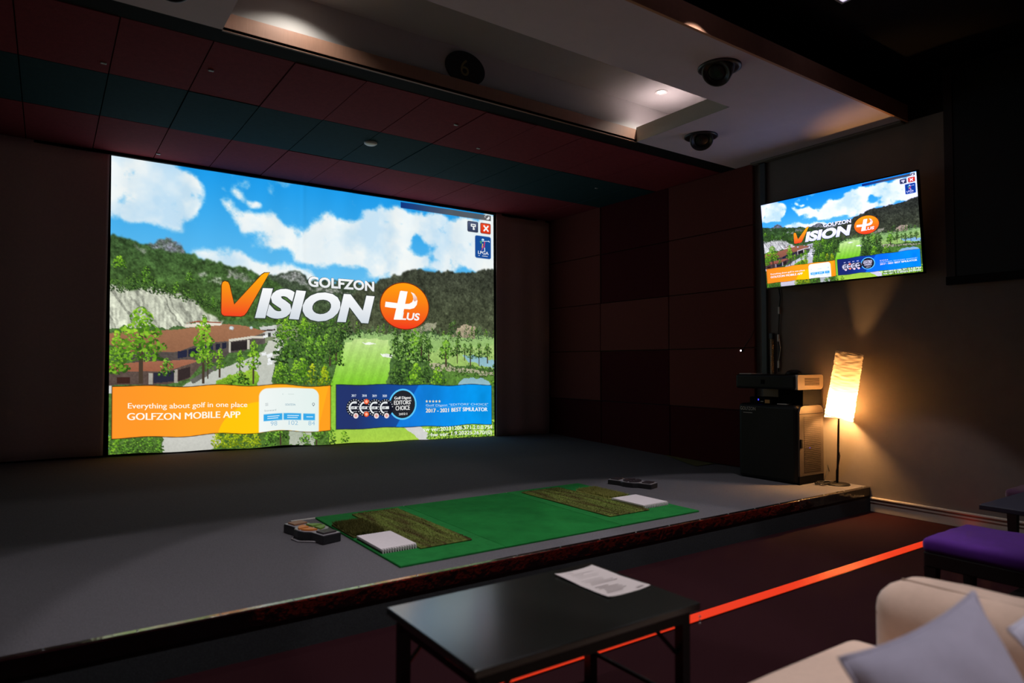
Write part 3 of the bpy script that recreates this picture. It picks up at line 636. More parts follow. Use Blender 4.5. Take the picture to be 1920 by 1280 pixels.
mcu = mat('curtain_cloth', (232, 202, 190), .92, var=.08, scale=50, bump=.1, bscale=200, spec=.15, sheen=.2)
def curtain(x0, x1, zb0, zb1, y, folds_, label, sway=0.0):
    nx, nz = 120, 26; vs = []; fs = []
    for j in range(nz+1):
        v = j/nz
        for i in range(nx+1):
            u = i/nx
            x = x0+(x1-x0)*u+sway*v*u
            d = sum(a*math.sin(f*u*2*math.pi+p)*(.35+.65*v) for a, f, p in folds_)
            zb = zb0+(zb1-zb0)*u
            vs.append((x, y-d, 3.308*(1-v)+zb*v))
    for j in range(nz):
        for i in range(nx):
            a = j*(nx+1)+i; fs.append((a, a+nx+1, a+nx+2, a+1))
    r = thing('curtain', ((x0+x1)/2, y, zb0), label, 'curtain', 'curtains beside the screen')
    o = MB().add(vs, fs).build('cloth', mcu, r, smooth=True)
    md = o.modifiers.new('thick', 'SOLIDIFY'); md.thickness = .004
    MB().tube([(x0, y+.01, 3.306), (x1, y+.01, 3.306)], .012, 8).build('curtain_rail', 'black_paint', r, smooth=True)
    return r
curtain(-2.5, .455, .40, .385, YS-.035, ((.012, 4.2, .4), (.02, 1.6, 1)), 'dark shaded curtain hanging left of the projection screen')
curtain(4.935, 5.842, .302, .290, YS-.035, ((.018, 2.5, .9), (.012, 1.1, 2.2)), 'brown curtain between projection screen and right wall panels', .02)

# ------------------------------------------------------------------ hitting mats
mg = mat('mat_green', (38, 128, 60), .95, var=.22, scale=14, bump=.5, bscale=700, spec=.1)
mg2 = mat('mat_green_centre', (30, 118, 52), .95, var=.3, scale=5, bump=.4, bscale=700, spec=.1)
hm = thing('hitting_mat', (2.69, 3.18, P), 'large green hitting mat set in the stage carpet', 'mat')
MB().rbox(1.518, 3.182, P-.002, 2.175, 4.515, P+.012, .003, 1).build('turf_side', mg, hm)
MB().rbox(3.096, 3.182, P-.002, 3.858, 4.515, P+.012, .003, 1).build('turf_side', mg, hm)
MB().rbox(2.179, 3.182, P-.002, 3.092, 4.515, P+.011, .003, 1).build('turf_centre', mg2, hm)
ZM = P+.012
mf = mat('fairway_turf', (84, 92, 44), .95, var=.0, bump=.6, bscale=500, spec=.1)
nt = mf.node_tree; b = nt.nodes['Principled BSDF']
wv = nt.nodes.new('ShaderNodeTexNoise'); wv.inputs['Scale'].default_value = 1.0; wv.inputs['Detail'].default_value = 5; tc = nt.nodes.new('ShaderNodeTexCoord'); mpn = nt.nodes.new('ShaderNodeMapping'); mpn.inputs['Scale'].default_value = (22, 2.2, 2)
rp = nt.nodes.new('ShaderNodeValToRGB'); rp.color_ramp.elements[0].position = .36; rp.color_ramp.elements[1].position = .62
rp.color_ramp.elements[0].color = lin((84, 70, 42))+(1,); rp.color_ramp.elements[1].color = lin((122, 138, 66))+(1,)
nt.links.new(tc.outputs['Object'], mpn.inputs[0]); nt.links.new(mpn.outputs[0], wv.inputs['Vector']); nt.links.new(wv.outputs['Fac'], rp.inputs[0]); nt.links.new(rp.outputs[0], b.inputs['Base Color'])
def blades(name, x0, y0, x1, y1, z, n_, h, lean, m_, parent, seed):
    r = random.Random(seed); vs = []; fs = []
    for i in range(n_):
        x, y = r.uniform(x0, x1), r.uniform(y0, y1); a = r.uniform(0, 6.28); hh = h*r.uniform(.6, 1.15); wd = r.uniform(.0015, .003)
        dx, dy = math.cos(a)*wd, math.sin(a)*wd; lx, ly = r.gauss(0, lean), r.gauss(0, lean); k = len(vs)
        vs += [(x-dx, y-dy, z), (x+dx, y+dy, z), (x+lx*hh, y+ly*hh, z+hh)]; fs.append((k, k+1, k+2))
    o = MB().add(vs, fs).build(name, m_, parent); o['kind'] = 'stuff'; return o
FW = (((1.746, 3.40, 2.087, 4.43), 'striped olive fairway turf strip beside the dark rough pad'), ((3.177, 3.38, 3.560, 4.42), 'striped olive fairway turf strip on the lamp side of the mat'))
for i, ((a, c, b_, d), lb) in enumerate(FW):
    r = thing('fairway_strip', ((a+b_)/2, (c+d)/2, ZM), lb, 'turf strip', 'fairway turf strips')
    MB().rbox(a, c, ZM, b_, d, ZM+.010, .004, 2).build('turf', mf, r)
    blades('grass_blades', a+.004, c+.004, b_-.004, d-.004, ZM+.009, 6500, .008, .5, mf, r, 11+i)
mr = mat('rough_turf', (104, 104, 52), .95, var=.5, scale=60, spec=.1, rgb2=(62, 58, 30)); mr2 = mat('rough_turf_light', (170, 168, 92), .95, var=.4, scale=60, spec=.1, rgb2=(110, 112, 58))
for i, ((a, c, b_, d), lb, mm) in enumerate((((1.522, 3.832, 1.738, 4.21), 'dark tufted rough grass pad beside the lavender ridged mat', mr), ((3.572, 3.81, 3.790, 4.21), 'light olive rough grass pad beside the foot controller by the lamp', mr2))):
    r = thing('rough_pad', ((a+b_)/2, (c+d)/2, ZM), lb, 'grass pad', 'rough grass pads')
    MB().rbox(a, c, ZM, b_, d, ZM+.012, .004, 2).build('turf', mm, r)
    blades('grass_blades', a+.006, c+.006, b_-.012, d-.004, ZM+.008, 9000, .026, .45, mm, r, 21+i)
mw = mat('bunker_white', (222, 214, 216), .7, var=.05, scale=40, spec=.3); mk = mat('rubber_black', (22, 21, 22), .7)
for i, ((a, c, b_, d), lb) in enumerate((((1.528, 3.43, 1.742, 3.808), 'white ridged bunker mat near the stage front, away from the lamp'), ((3.566, 3.43, 3.816, 3.785), 'white ridged bunker mat on the lamp side of the green mat'))):
    r = thing('bunker_mat', ((a+b_)/2, (c+d)/2, ZM), lb, 'mat', 'white bunker mats')
    MB().box(a+.004, c+.006, ZM, b_-.004, d-.006, ZM+.008).build('backing', mk, r)
    nr = 14; f = MB(); wd = (b_-a)/nr
    for k in range(nr): f.box(a+k*wd+wd*.28, c+.002, ZM+.001, a+k*wd+wd*.72, d-.002, ZM+.022)
    f.box(a, c+.016, ZM+.016, b_, d-.016, ZM+.025)
    o = f.build('bristle_ridges', mw, r); o['kind'] = 'stuff'
# foot controllers
mb_ = mat('controller_black', (34, 34, 37), .35, spec=.5); mt = mat('controller_top', (150, 146, 150), .4, spec=.5); md_ = mat('button_dark', (52, 42, 46), .5, bump=.4, bscale=260)
mo = mat('button_orange_reflection', (220, 130, 50), .5, bump=.3, bscale=260); mgn = mat('button_green_reflection', (110, 150, 50), .5, bump=.3, bscale=260); mbr = mat('button_brown', (150, 104, 74), .5, bump=.3, bscale=260)  # orange and green are reflected screen colours put into the buttons
def controller(cx, cy, ang, L, label, cols_, high, top):
    M = Matrix.Translation((cx, cy, P)) @ Matrix.Rotation(ang, 4, 'Z')
    out = [(-.062, -L/2), (.062, -L/2), (.062, -L*.2), (.088, -L*.12), (.094, 0), (.088, L*.12), (.062, L*.2), (.062, L/2), (-.062, L/2), (-.062, L*.2), (-.088, L*.12), (-.094, 0), (-.088, -L*.12), (-.062, -L*.2)]
    r = thing('foot_controller', (cx, cy, P), label, 'controller', 'foot controllers on the stage')
    MB().prism(out, 0, high, M).build('body', mb_, r, bevel=.006)
    MB().prism([(x*.95, y*.98) for x, y in out], high, high+.003, M).build('top_plate', top, r, bevel=.001)
    z = high+.003
    MB().rbox(-.046, L*.27, z-.001, .046, L*.45, z+.010, .004, 2, M).build('button', cols_[0], r)
    MB().rbox(-.046, -L*.45, z-.001, .046, -L*.27, z+.010, .004, 2, M).build('button', cols_[3], r)
    for k in range(4):
        a0 = math.pi/2*k+.12+math.pi/4*0; pts = [(.016*math.cos(a0+.66), .016*math.sin(a0+.66))]+[(.080*math.cos(a0+i*(math.pi/2-.24)/7), .080*math.sin(a0+i*(math.pi/2-.24)/7)) for i in range(8)]
        MB().prism(pts, z-.001, z+.010, M).build('button', cols_[1+(k in (0, 3))], r, bevel=.002)
    return r
ct = controller(1.345, 4.06, .24, .44, 'black foot controller with orange and green screen reflections painted on its buttons beside the dark rough pad', (mbr, mo, mgn, md_), .052, mt)  # pale top and button hues imitate the screen's reflection
MB().tube([(1.30, 4.02, .216), (1.25, 4.10, .216), (1.225, 4.06, .215), (1.24, 3.98, .215), (1.30, 3.93, .216), (1.33, 3.90, .216)], .005, 6).build('cord', mt, ct, smooth=True)
controller(4.205, 4.195, .30, .42, 'grey foot controller with dark buttons on the lamp side of the stage', (md_, md_, md_, md_), .040, mt)
# ------------------------------------------------------------------ television
mbz = mat('gloss_black', (9, 9, 10), .25, spec=.5)
mpt = picture_material('tv_picture', TV_GAIN, (.84, .80, 1.14))
tv = thing('television', (5.78, 3.205, 2.0), 'wide flat television on the grey wall showing the golf picture', 'television')
tp = TvPlace(tv.location)
tilt = math.atan2(.086, .803)
M = Matrix.Translation((5.776, 3.205, 2.02)) @ Matrix.Rotation(-tilt, 4, 'Y')
MB().rbox(.003, -.720, -.016, .038, .720, .819, .004, 2, M).build('case', mbz, tv)
MB().rbox(.03, -.40, .12, .075, .40, .62, .01, 2, M).build('rear_housing', mbz, tv)
MB().box(5.80, 3.10, 2.22, XW-.001, 3.31, 2.5).build('wall_bracket', mbz, tv)
for a, b_ in (((-.004, -.718, -.014), (.006, .718, -.001)), ((-.004, -.718, .806), (.006, .718, .817)), ((-.004, -.718, -.014), (.006, -.711, .817)), ((-.004, .711, -.014), (.006, .718, .817))):
    MB().box(*a, *b_, M).build('bezel', mbz, tv)
TG = IMG[:, :][np.linspace(0, GH-1, 236).astype(int)][:, np.linspace(0, GW-1, 360).astype(int)]
TG = (TG+IMG[np.clip(np.linspace(0, GH-1, 236).astype(int)+1, 0, GH-1)][:, np.clip(np.linspace(0, GW-1, 360).astype(int)+1, 0, GW-1)])/2
grid_mesh('picture', np.clip(TG, 0, 1)**1.22, tp, mpt, tv)
lay_all(tp, mpt, tv, .0012)
# wall cables beside it
mcab = mat('cable_black', (20, 20, 22), .5); mclip = mat('clip_white', (214, 204, 194), .5)
cb = thing('television_cable', (5.88, 3.83, 1.18), 'thin dark cable with white clips hanging below the television', 'cable')
yz = [(3.86, 2.03), (3.845, 1.93), (3.855, 1.83), (3.86, 1.72), (3.868, 1.6), (3.868, 1.50), (3.86, 1.40), (3.868, 1.32), (3.87, 1.20)]
MB().tube([(XW-.012, y, z) for y, z in yz], .006, 6).build('wire', mcab, cb, smooth=True)
for y, z in ((3.857, 1.80), (3.869, 1.53), (3.868, 1.27)): MB().rbox(XW-.022, y-.010, z-.035, XW-.001, y+.010, z+.035, .003, 1).build('cable_clip', mclip, cb)
w2 = [(3.862, 1.70), (3.86, 1.6), (3.862, 1.53)]; MB().tube([(XW-.016, 3.858, 1.52), (XW-.016, 3.845, 1.43), (XW-.016, 3.855, 1.36), (XW-.016, 3.868, 1.30)], .004, 6).build('white_wire', mclip, cb, smooth=True)
ch = thing('cable_channel', (5.87, 4.02, P), 'dark grey cable channel running up beside the end wall panel', 'conduit')
mch = mat('channel_grey', (58, 62, 66), .5)
MB().rbox(XW-.03, 3.985, P, XW-.001, 4.045, 3.30, .006).build('channel_body', mch, ch)
MB().box(XW-.055, 3.98, 3.29, XW-.001, 4.05, 3.312).build('channel_cap', mbz, ch)
cn = thing('corrugated_conduit', (5.87, 3.93, P), 'ribbed beige conduit rising behind the simulator console', 'conduit')
prof = []
for k in range(66): prof += [(.013, k*.02), (.017, k*.02+.006), (.017, k*.02+.012), (.013, k*.02+.018)]
MB().lathe(prof, (XW-.022, 3.935, P), 12).build('ribbed_pipe', mat('conduit_beige', (176, 150, 120), .6), cn, smooth=True)
MB().rbox(XW-.04, 3.915, P+1.31, XW-.001, 3.955, P+1.37, .006).build('pipe_clip', mch, cn)
sn = thing('wall_sensor', (5.84, 4.262, 1.40), 'tiny sensor with a glowing white light on the wall panel', 'sensor')
MB().lathe([(.012, 0), (.014, .004), (.012, .018), (.008, .022)], (5.851, 4.262, 1.412), 12, Matrix.Rotation(-math.pi/2, 3, 'Y')).build('sensor_body', mbz, sn)
MB().lathe([(.009, 0), (.008, .004), (.003, .006)], (5.829, 4.262, 1.412), 12, Matrix.Rotation(-math.pi/2, 3, 'Y')).build('light_lens', emit('sensor_glow', (255, 225, 235), 3.0), sn)
MB().tube([(5.848, 4.262, 1.40), (5.848, 4.22, 1.47), (5.848, 4.15, 1.55), (5.848, 4.118, 1.62)], .003, 5).build('sensor_wire', mcab, sn, smooth=True)

# ------------------------------------------------------------------ simulator console
kb = mat('console_black', (15, 15, 15), .5, var=.1, scale=30, spec=.25); kg = mat('console_grey', (74, 66, 60), .38, metal=.35, spec=.5); kd = mat('console_dark', (10, 10, 11), .7, spec=.04)
kc = thing('simulator_console', (5.65, 3.69, P), 'black golf simulator console standing against the wall beside the lamp', 'console')
KX, KY0, KY1 = 5.425, 3.385, 4.005
lb = MB().rbox(KX, KY0+.012, P, 5.838, KY1, .905, .035, 4).build('lower_cabinet', kb, kc, smooth=False)
sp = MB()
prof = [(KX+.02, P+.07), (5.83, P+.07), (5.83, .86), (5.80, .895), (5.76, .905), (KX+.09, .905), (KX+.045, .89), (KX+.02, .85)]
sp.add([(x, KY0+.001, z) for x, z in prof]+[(x, KY0+.02, z) for x, z in prof], [list(range(8)), [15-i for i in range(8)]]+[(i, i+8, (i+1) % 8+8, (i+1) % 8) for i in range(8)])
so = sp.build('side_panel', kg, kc, bevel=.005)
v = MB()
for k in range(30): v.box(KX+.09, KY0-.003, .795-k*.0165, 5.78, KY0+.002, .803-k*.0165)
o = v.build('vent_grille', mat('vent_bronze', (60, 52, 46), .45, metal=.4), so); o['kind'] = 'stuff'
MB().box(KX+.03, KY0-.002, .828, 5.82, KY0+.002, .833).build('panel_seam', kd, so)
MB().rbox(KX+.028, KY0-.008, .53, KX+.058, KY0+.002, .61, .004).build('latch_handle', kd, so)
MB().lathe([(.003, 0), (.003, .003)], (5.60, KY0-.002, .528), 8, Matrix.Rotation(math.pi/2, 3, 'X')).build('status_light', emit('blue_led', (60, 60, 255), 2.0), so)
MB().box(KX+.02, KY0+.004, P, 5.83, KY0+.03, P+.07).build('plinth', kd, kc)
MB().box(5.826, KY0, .88, 5.838, KY1, 1.16).build('back_plate', kg, kc)
MB().rbox(5.52, 3.395, .905, 5.826, 3.64, 1.046, .006).build('rear_column', kd, kc)
uh = MB().rbox(KX-.02, KY0+.012, 1.045, 5.83, KY1+.012, 1.178, .022, 3).build('upper_housing', kb, kc)
def rrect(x0, z0, x1, z1, r, n_=6):
    pts = []
    for cx, cz, a in ((x1-r, z1-r, 0), (x0+r, z1-r, 90), (x0+r*.4, z0+r*.4, 180), (x1-r*2, z0+r*2, 270)):
        rr = r if a < 180 else (r*.4 if a == 180 else r*2)
        pts += [(cx+rr*math.cos(math.radians(a+90*i/n_)), cz+rr*math.sin(math.radians(a+90*i/n_))) for i in range(n_+1)]
    return pts
pts = rrect(KX-.005, 1.045, 5.828, 1.178, .022); n = len(pts)
sc_ = MB().add([(x, KY0-.004, z) for x, z in pts]+[(x, KY0+.03, z) for x, z in pts], [list(range(n)), [2*n-1-i for i in range(n)]]+[(i, i+n, (i+1) % n+n, (i+1) % n) for i in range(n)]).build('side_cap', mat('console_lit_cap', (170, 156, 142), .4, metal=.2), uh, bevel=.003)  # cap paler than the side panel: lamplight put into its colour
v = MB()
for k in range(6): v.box(5.53, KY0-.007, 1.085+k*.0115, 5.76, KY0-.002, 1.090+k*.0115)
v.build('vent_grille', kd, uh)['kind'] = 'stuff'
MB().box(KX-.022, 3.70, 1.09, KX-.015, 3.74, 1.13).build('lens_window', kd, uh)
lt, lf = flat_text('GOLFZON', 0, .165, 0, .030)
MB().add([(KX-.0012, 3.978-p[0], .842-p[1]) for p in lt], lf).build('maker_lettering', mat('print_silver', (206, 200, 194), .5), kc)
v = MB()
for k in range(9): v.box(KX-.0012, 3.945-k*.011-.008, .815, KX-.0002, 3.945-k*.011, .821)
v.build('small_print', 'print_silver', kc)['kind'] = 'stuff'
# small things on the console
dv = thing('control_box', (5.52, 3.78, .905), 'small black box with blue light and orange label on the console', 'box')
MB().rbox(5.46, 3.66, .906, 5.62, 3.90, .966, .006).build('case', kd, dv)
MB().box(5.456, 3.685, .912, 5.462, 3.735, .945).build('label_sticker', mat('label_orange', (206, 150, 80), .5), dv)
MB().box(5.456, 3.80, .935, 5.461, 3.808, .950).build('status_light', 'blue_led', dv)
MB().box(5.456, 3.75, .925, 5.461, 3.78, .930).build('button', mclip, dv)
tr = MB().rbox(5.44, 3.50, .906, 5.515, 3.60, .917, .004); solid(tr, 'card_tray', mat('tray_silver', (170, 166, 160), .3, metal=.6), 'thin silver tray lying on the console below its upper housing', 'tray')
kn = thing('dome_sensor', (5.55, 3.50, 1.178), 'rounded black dome on top of the simulator console', 'sensor')
MB().lathe([(.068, 0), (.070, .010), (.060, .030), (.035, .042), (.004, .046)], (5.55, 3.50, 1.177), 24).build('dome', kb, kn, smooth=True)
MB().lathe([(.075, 0), (.075, .006)], (5.55, 3.50, 1.1765), 24).build('base_ring', kd, kn)
solid(MB().box(5.43, 3.86, 1.178, 5.60, 3.99, 1.186), 'paper_pad', mat('paper_white', (206, 198, 190), .8), 'small white paper pad on top of the console, near the red panel', 'paper')

# ------------------------------------------------------------------ floor lamp
fl = thing('floor_lamp', (5.76, 3.225, P), 'thin black floor lamp with a tilted glowing crinkled paper shade', 'lamp')
ml = mat('lamp_black', (14, 13, 12), .5, spec=.2)
MB().lathe([(.004, .016), (.03, .018), (.098, .012), (.105, .004), (.105, 0), (.004, 0)], (5.76, 3.225, P), 28).build('base', ml, fl, smooth=True)
bt, tpp = Vector((5.745, 3.195, .80)), Vector((5.745, 3.088, 1.372))
MB().tube([(5.76, 3.225, P+.01), (5.752, 3.208, .52), (5.747, 3.196, .80), (5.745, 3.185, .86)], .009, 10).build('pole', ml, fl, smooth=True)
# paper shade
ms_ = bpy.data.materials.new('paper_shade'); ms_.use_nodes = True; nt = ms_.node_tree; nt.nodes.clear()
o_ = nt.nodes.new('ShaderNodeOutputMaterial'); tl = nt.nodes.new('ShaderNodeBsdfTranslucent'); df = nt.nodes.new('ShaderNodeBsdfDiffuse'); mx = nt.nodes.new('ShaderNodeMixShader'); mx.inputs[0].default_value = .45
ns = nt.nodes.new('ShaderNodeTexNoise'); ns.inputs['Scale'].default_value = 3; ns.inputs['Detail'].default_value = 6; tc = nt.nodes.new('ShaderNodeTexCoord'); mpn = nt.nodes.new('ShaderNodeMapping'); mpn.inputs['Scale'].default_value = (2, 2, 22)
rp = nt.nodes.new('ShaderNodeValToRGB'); rp.color_ramp.elements[0].position = .3; rp.color_ramp.elements[1].position = .7
rp.color_ramp.elements[0].color = (.42, .34, .25, 1); rp.color_ramp.elements[1].color = (.68, .61, .52, 1)
nt.links.new(tc.outputs['Object'], mpn.inputs[0]); nt.links.new(mpn.outputs[0], ns.inputs['Vector']); nt.links.new(ns.outputs['Fac'], rp.inputs[0])
nt.links.new(rp.outputs[0], tl.inputs[0]); nt.links.new(rp.outputs[0], df.inputs[0]); nt.links.new(tl.outputs[0], mx.inputs[1]); nt.links.new(df.outputs[0], mx.inputs[2]); nt.links.new(mx.outputs[0], o_.inputs[0])
ax = (tpp-bt).normalized(); e1 = Vector((1, 0, 0)); e2 = ax.cross(e1).normalized(); H = (tpp-bt).length
rr = random.Random(8); vs = []; fs = []; NS, NH = 48, 60
ph = [rr.uniform(0, 6.28) for _ in range(NH+1)]
for j in range(NH+1):
    v_ = j/NH
    for i in range(NS):
        a = 2*math.pi*i/NS
        r_ = .116-.006*v_+.0022*math.sin(v_*150+2*math.sin(a*2)+ph[j//3])+.0016*math.sin(a*5+ph[j//2])
        lift = .012*math.sin(a*2+.7)*(1-v_)**6
        p = bt+ax*(H*v_+lift)+e1*(r_*math.cos(a))+e2*(r_*math.sin(a)); vs.append(p)
for j in range(NH):
    for i in range(NS): fs.append((j*NS+i, j*NS+(i+1) % NS, (j+1)*NS+(i+1) % NS, (j+1)*NS+i))
sh = MB().add(vs, fs).build('lamp_shade', ms_, fl, smooth=True)
ring = [bt+ax*(H*.985)+e1*(.109*math.cos(2*math.pi*i/32))+e2*(.109*math.sin(2*math.pi*i/32)) for i in range(33)]
MB().tube(ring, .0025, 6).build('top_ring', ml, sh, smooth=True)
MB().tube([ring[4], ring[20]], .002, 6).build('cross_wire', ml, sh)
ring = [bt+ax*(H*.03)+e1*(.113*math.cos(2*math.pi*i/32))+e2*(.113*math.sin(2*math.pi*i/32)) for i in range(33)]
MB().tube(ring, .0025, 6).build('bottom_ring', ml, sh, smooth=True)
bc = bt+ax*(H*.17)
MB().lathe([(.018, 0), (.018, .05)], (5.745, 3.185, .825), 12).build('socket', ml, fl)
MB().lathe([(.012, -.045), (.034, -.030), (.045, 0), (.034, .030), (.010, .045)], tuple(bc), 16).build('bulb', emit('bulb_glow', (255, 188, 114), BULB), fl, smooth=True)
MB().tube([(5.755, 3.21, .45), (5.742, 3.19, .50), (5.737, 3.185, .47), (5.742, 3.20, .40), (5.765, 3.235, .33), (5.77, 3.24, .24), (5.79, 3.29, .214), (5.74, 3.36, .214), (5.70, 3.30, .214), (5.80, 3.27, .216)], .004, 6).build('cord', ml, fl, smooth=True)
cl = thing('cable_tangle', (5.66, 3.29, P), 'tangle of black cables on the stage between console and lamp', 'cable')
r = random.Random(5)
for k in range(4):
    pts = []; 
    for i in range(14):
        a = i*.62+k*1.3; pts.append((5.66+.10*math.cos(a)*(1-.2*k*.3)+r.uniform(-.012, .012), 3.29+.055*math.sin(a)+r.uniform(-.008, .008), P+.005+.004*k+.006*abs(math.sin(a*1.7))))
    MB().tube(pts, .0035, 6).build('wire', mcab, cl, smooth=True)
MB().tube([(5.72, 3.33, P+.01), (5.80, 3.345, .28), (5.83, 3.35, .33), (5.84, 3.36, .36), (5.86, 3.355, .30)], .003, 6).build('wire', mcab, cl, smooth=True)

# ------------------------------------------------------------------ ceiling things
mcm = mat('camera_black', (50, 47, 48), .35, spec=.5); mcg = mat('camera_glass', (18, 17, 19), .35, spec=.4)
def swivel(x, y, d, label):
    r = thing('ceiling_spotlight', (x, y, ZA), label, 'spotlight', 'swivel spotlights under the soffit')
    k = 1.62; S = lambda pr: [(p*k, q_*k) for p, q_ in pr]
    MB().lathe(S([(.02, 0), (.090, 0), (.090, -.006), (.078, -.010), (.066, -.006), (.02, -.006)]), (x, y, ZA), 36).build('ceiling_ring', mcm, r, smooth=True)
    q = Vector(d).normalized(); M3 = q.to_track_quat('Z', 'Y').to_matrix()
    c = Vector((x, y, ZA))-q*.035
    MB().lathe(S([(.058, -.01), (.062, .02), (.062, .070), (.058, .075), (.052, .073), (.050, .064), (.006, .062)]), tuple(c), 36, M3).build('barrel', mcm, r, smooth=True)
    MB().lathe(S([(.048, .060), (.030, .067), (.012, .070), (.002, .070)]), tuple(c), 28, M3).build('lens', mcg, r, smooth=True)
    return r
swivel(3.76, 2.90, (-.52, -.12, -.62), 'black swivel spotlight under the soffit nearest the wooden fascia edge')
swivel(4.775, 3.89, (-.42, -.42, -.62), 'black swivel spotlight under the soffit nearest the screen')
swivel(.50, 3.88, (-.1, -.5, -.7), 'black swivel spotlight cut off by the top edge of the picture')
mring = mat('downlight_ring', (214, 210, 204), .4)
def spot(parent, loc, watt, size, blend, soft, col, aim=0):
    l = bpy.data.lights.new('lamp_beam', 'SPOT'); l.energy = watt; l.color = col; l.shadow_soft_size = soft; l.spot_size = math.radians(size); l.spot_blend = blend
    o = bpy.data.objects.new('lamp_beam', l); COL.objects.link(o); o.parent = parent; o.location = loc; o.rotation_euler = (math.radians(aim), 0, 0)
def downlight(x, y, label):
    r = thing('recessed_downlight', (x, y, 3.71), label, 'downlight', 'downlights in the soffit recess')
    MB().lathe([(.045, .0), (.058, .0), (.056, -.006), (.044, -.007), (.036, .0)], (x, y, 3.711), 28).build('trim_ring', mring, r, smooth=True)
    MB().lathe([(.036, -.001), (.02, -.0035), (.002, -.004)], (x, y, 3.710), 20).build('lens', emit('cove_glow', (255, 244, 236), 6.0), r, smooth=True)
    spot(r, (0, 0, -.012), COVE, 134, .6, .02, (1, .95, .88))
downlight(4.47, 4.08, 'small lit downlight in the recess at the wall end')
downlight(1.28, 4.13, 'lit downlight in the recess out of sight above the screen side')
def room_spot(x, y, label, power=1.0, aim=0, cone=62):
    r = thing('square_downlight', (x, y, ZR), label, 'downlight', 'square downlights in the black ceiling')
    f = MB()
    for a in ((-.07, -.07, .07, -.052), (-.07, .052, .07, .07), (-.07, -.052, -.052, .052), (.052, -.052, .07, .052)): f.box(x+a[0], y+a[1], ZR-.012, x+a[2], y+a[3], ZR+.001)
    f.build('frame', mring, r, bevel=.002)
    MB().box(x-.052, y-.052, ZR-.003, x+.052, y+.052, ZR).build('lamp_lens', emit('spot_glow', (226, 214, 255), 2.0), r)
    spot(r, (0, 0, -.02), SPOT*power, cone, .12, .015, (1.0, .93, .98), aim)
for k in range(6):
    room_spot(4.37-1.17*k, 2.335, ('square downlight in the black ceiling nearest the wall', 'second square downlight from the wall along the fascia', 'third square downlight from the wall along the fascia', 'fourth square downlight from the wall along the fascia', 'fifth square downlight from the wall along the fascia', 'square downlight along the fascia farthest from the wall')[k], (.75, 1.05, 1.05, .75, .3, .12)[k], 4, 57 if k == 0 else 65)
room_spot(1.9, -.45, 'added unseen square downlight that brightens the sofa', 2.0)  # extra lamp added out of view to light sofa and stool
# number sign on the recess wall
sg = thing('number_sign', (2.606, 4.40, 3.43), 'oval black sign with the number 6 on the recess wall', 'sign')
vs = [(2.612+.176*math.cos(2*math.pi*i/48), y, 3.556+.130*math.sin(2*math.pi*i/48)) for y in (4.384, 4.399) for i in range(48)]
MB().add(vs, [list(range(48)), [95-i for i in range(48)]]+[(i, i+48, (i+1) % 48+48, (i+1) % 48) for i in range(48)]).build('plate', mat('sign_black', (8, 8, 9), .5), sg)
lt, lf = flat_text('6', 2.565, 2.640, 0, .125)
MB().add([(p[0], 4.3825, 3.495-p[1]) for p in lt], [tuple(reversed(f)) for f in lf]).build('numeral', mat('sign_gold', (120, 104, 60), .4), sg)
solid(MB().lathe([(.004, 0), (.06, 0), (.06, -.012), (.045, -.022), (.004, -.024)], (2.415, 5.764, ZA), 28), 'smoke_detector', mat('detector_white', (236, 236, 230), .5), 'round white detector on the teal ceiling tiles', 'detector', smooth=True)
for (x, y), lb in (((.896, 4.974), 'small pale clip on the red ceiling tile nearest the recess edge'), ((.271, 5.274), 'small pale clip on the dark left red ceiling tile'), ((.847, 7.27), 'small pale clip above the top left corner of the screen'), ((2.826, 4.901), 'small pale clip on a red ceiling tile below the number sign'), ((3.31, 5.315), 'small pale clip near the teal row, right of the white detector'), ((5.185, 5.736), 'small pale clip on the dark teal tile near the wall panels')):
    solid(MB().rbox(x-.018, y-.012, ZA-.010, x+.018, y+.012, ZA, .003, 1), 'ceiling_clip', mat('clip_pale', (190, 196, 190), .5), lb, 'clip', 'clips on the ceiling tiles')

# ------------------------------------------------------------------ lounge area
ld = thing('floor_light_strip', (3.4, 2.22, 0), 'glowing orange red light strip across the dark floor', 'light strip')
me_ = emit('led_red', (255, 58, 18), LED_GAIN)
MB().box(.95, 2.198, 0, XW-.03, 2.282, .0035).build('channel', mbz, ld)
me_.node_tree.nodes['Principled BSDF'].inputs['Roughness'].default_value = .25
MB().box(.96, 2.205, .003, XW-.04, 2.275, .006).build('diffuser', me_, ld)

mtb = mat('table_black', (30, 34, 30), .2, var=.1, scale=20, spec=1.0, bump=.02, bscale=300, coat=1.0); mtb.node_tree.nodes['Principled BSDF'].inputs['Coat Roughness'].default_value = .17; mtl = mat('table_leg', (18, 17, 17), .4)
tb = thing('folding_table', (1.40, 1.81, 0), 'low black folding table in front of the sofa with a sheet on it', 'table')
MB().rbox(.948, 1.525, .425, 1.852, 2.09, .45, .004, 2).build('table_top', mtb, tb)
ap = MB().box(.985, 1.545, .385, 1.815, 1.560, .425).build('apron', mtl, tb); MB().box(.985, 2.055, .385, 1.815, 2.070, .425).build('apron', mtl, tb)
MB().box(.970, 1.56, .385, .985, 2.055, .425).build('apron', mtl, tb); MB().box(1.815, 1.56, .385, 1.830, 2.055, .425).build('apron', mtl, tb)
for x, y in ((.985, 1.565), (.985, 2.035), (1.805, 1.565), (1.805, 2.035)):
    MB().box(x-.018, y-.018, 0, x+.018, y+.018, .425).build('leg', mtl, tb)
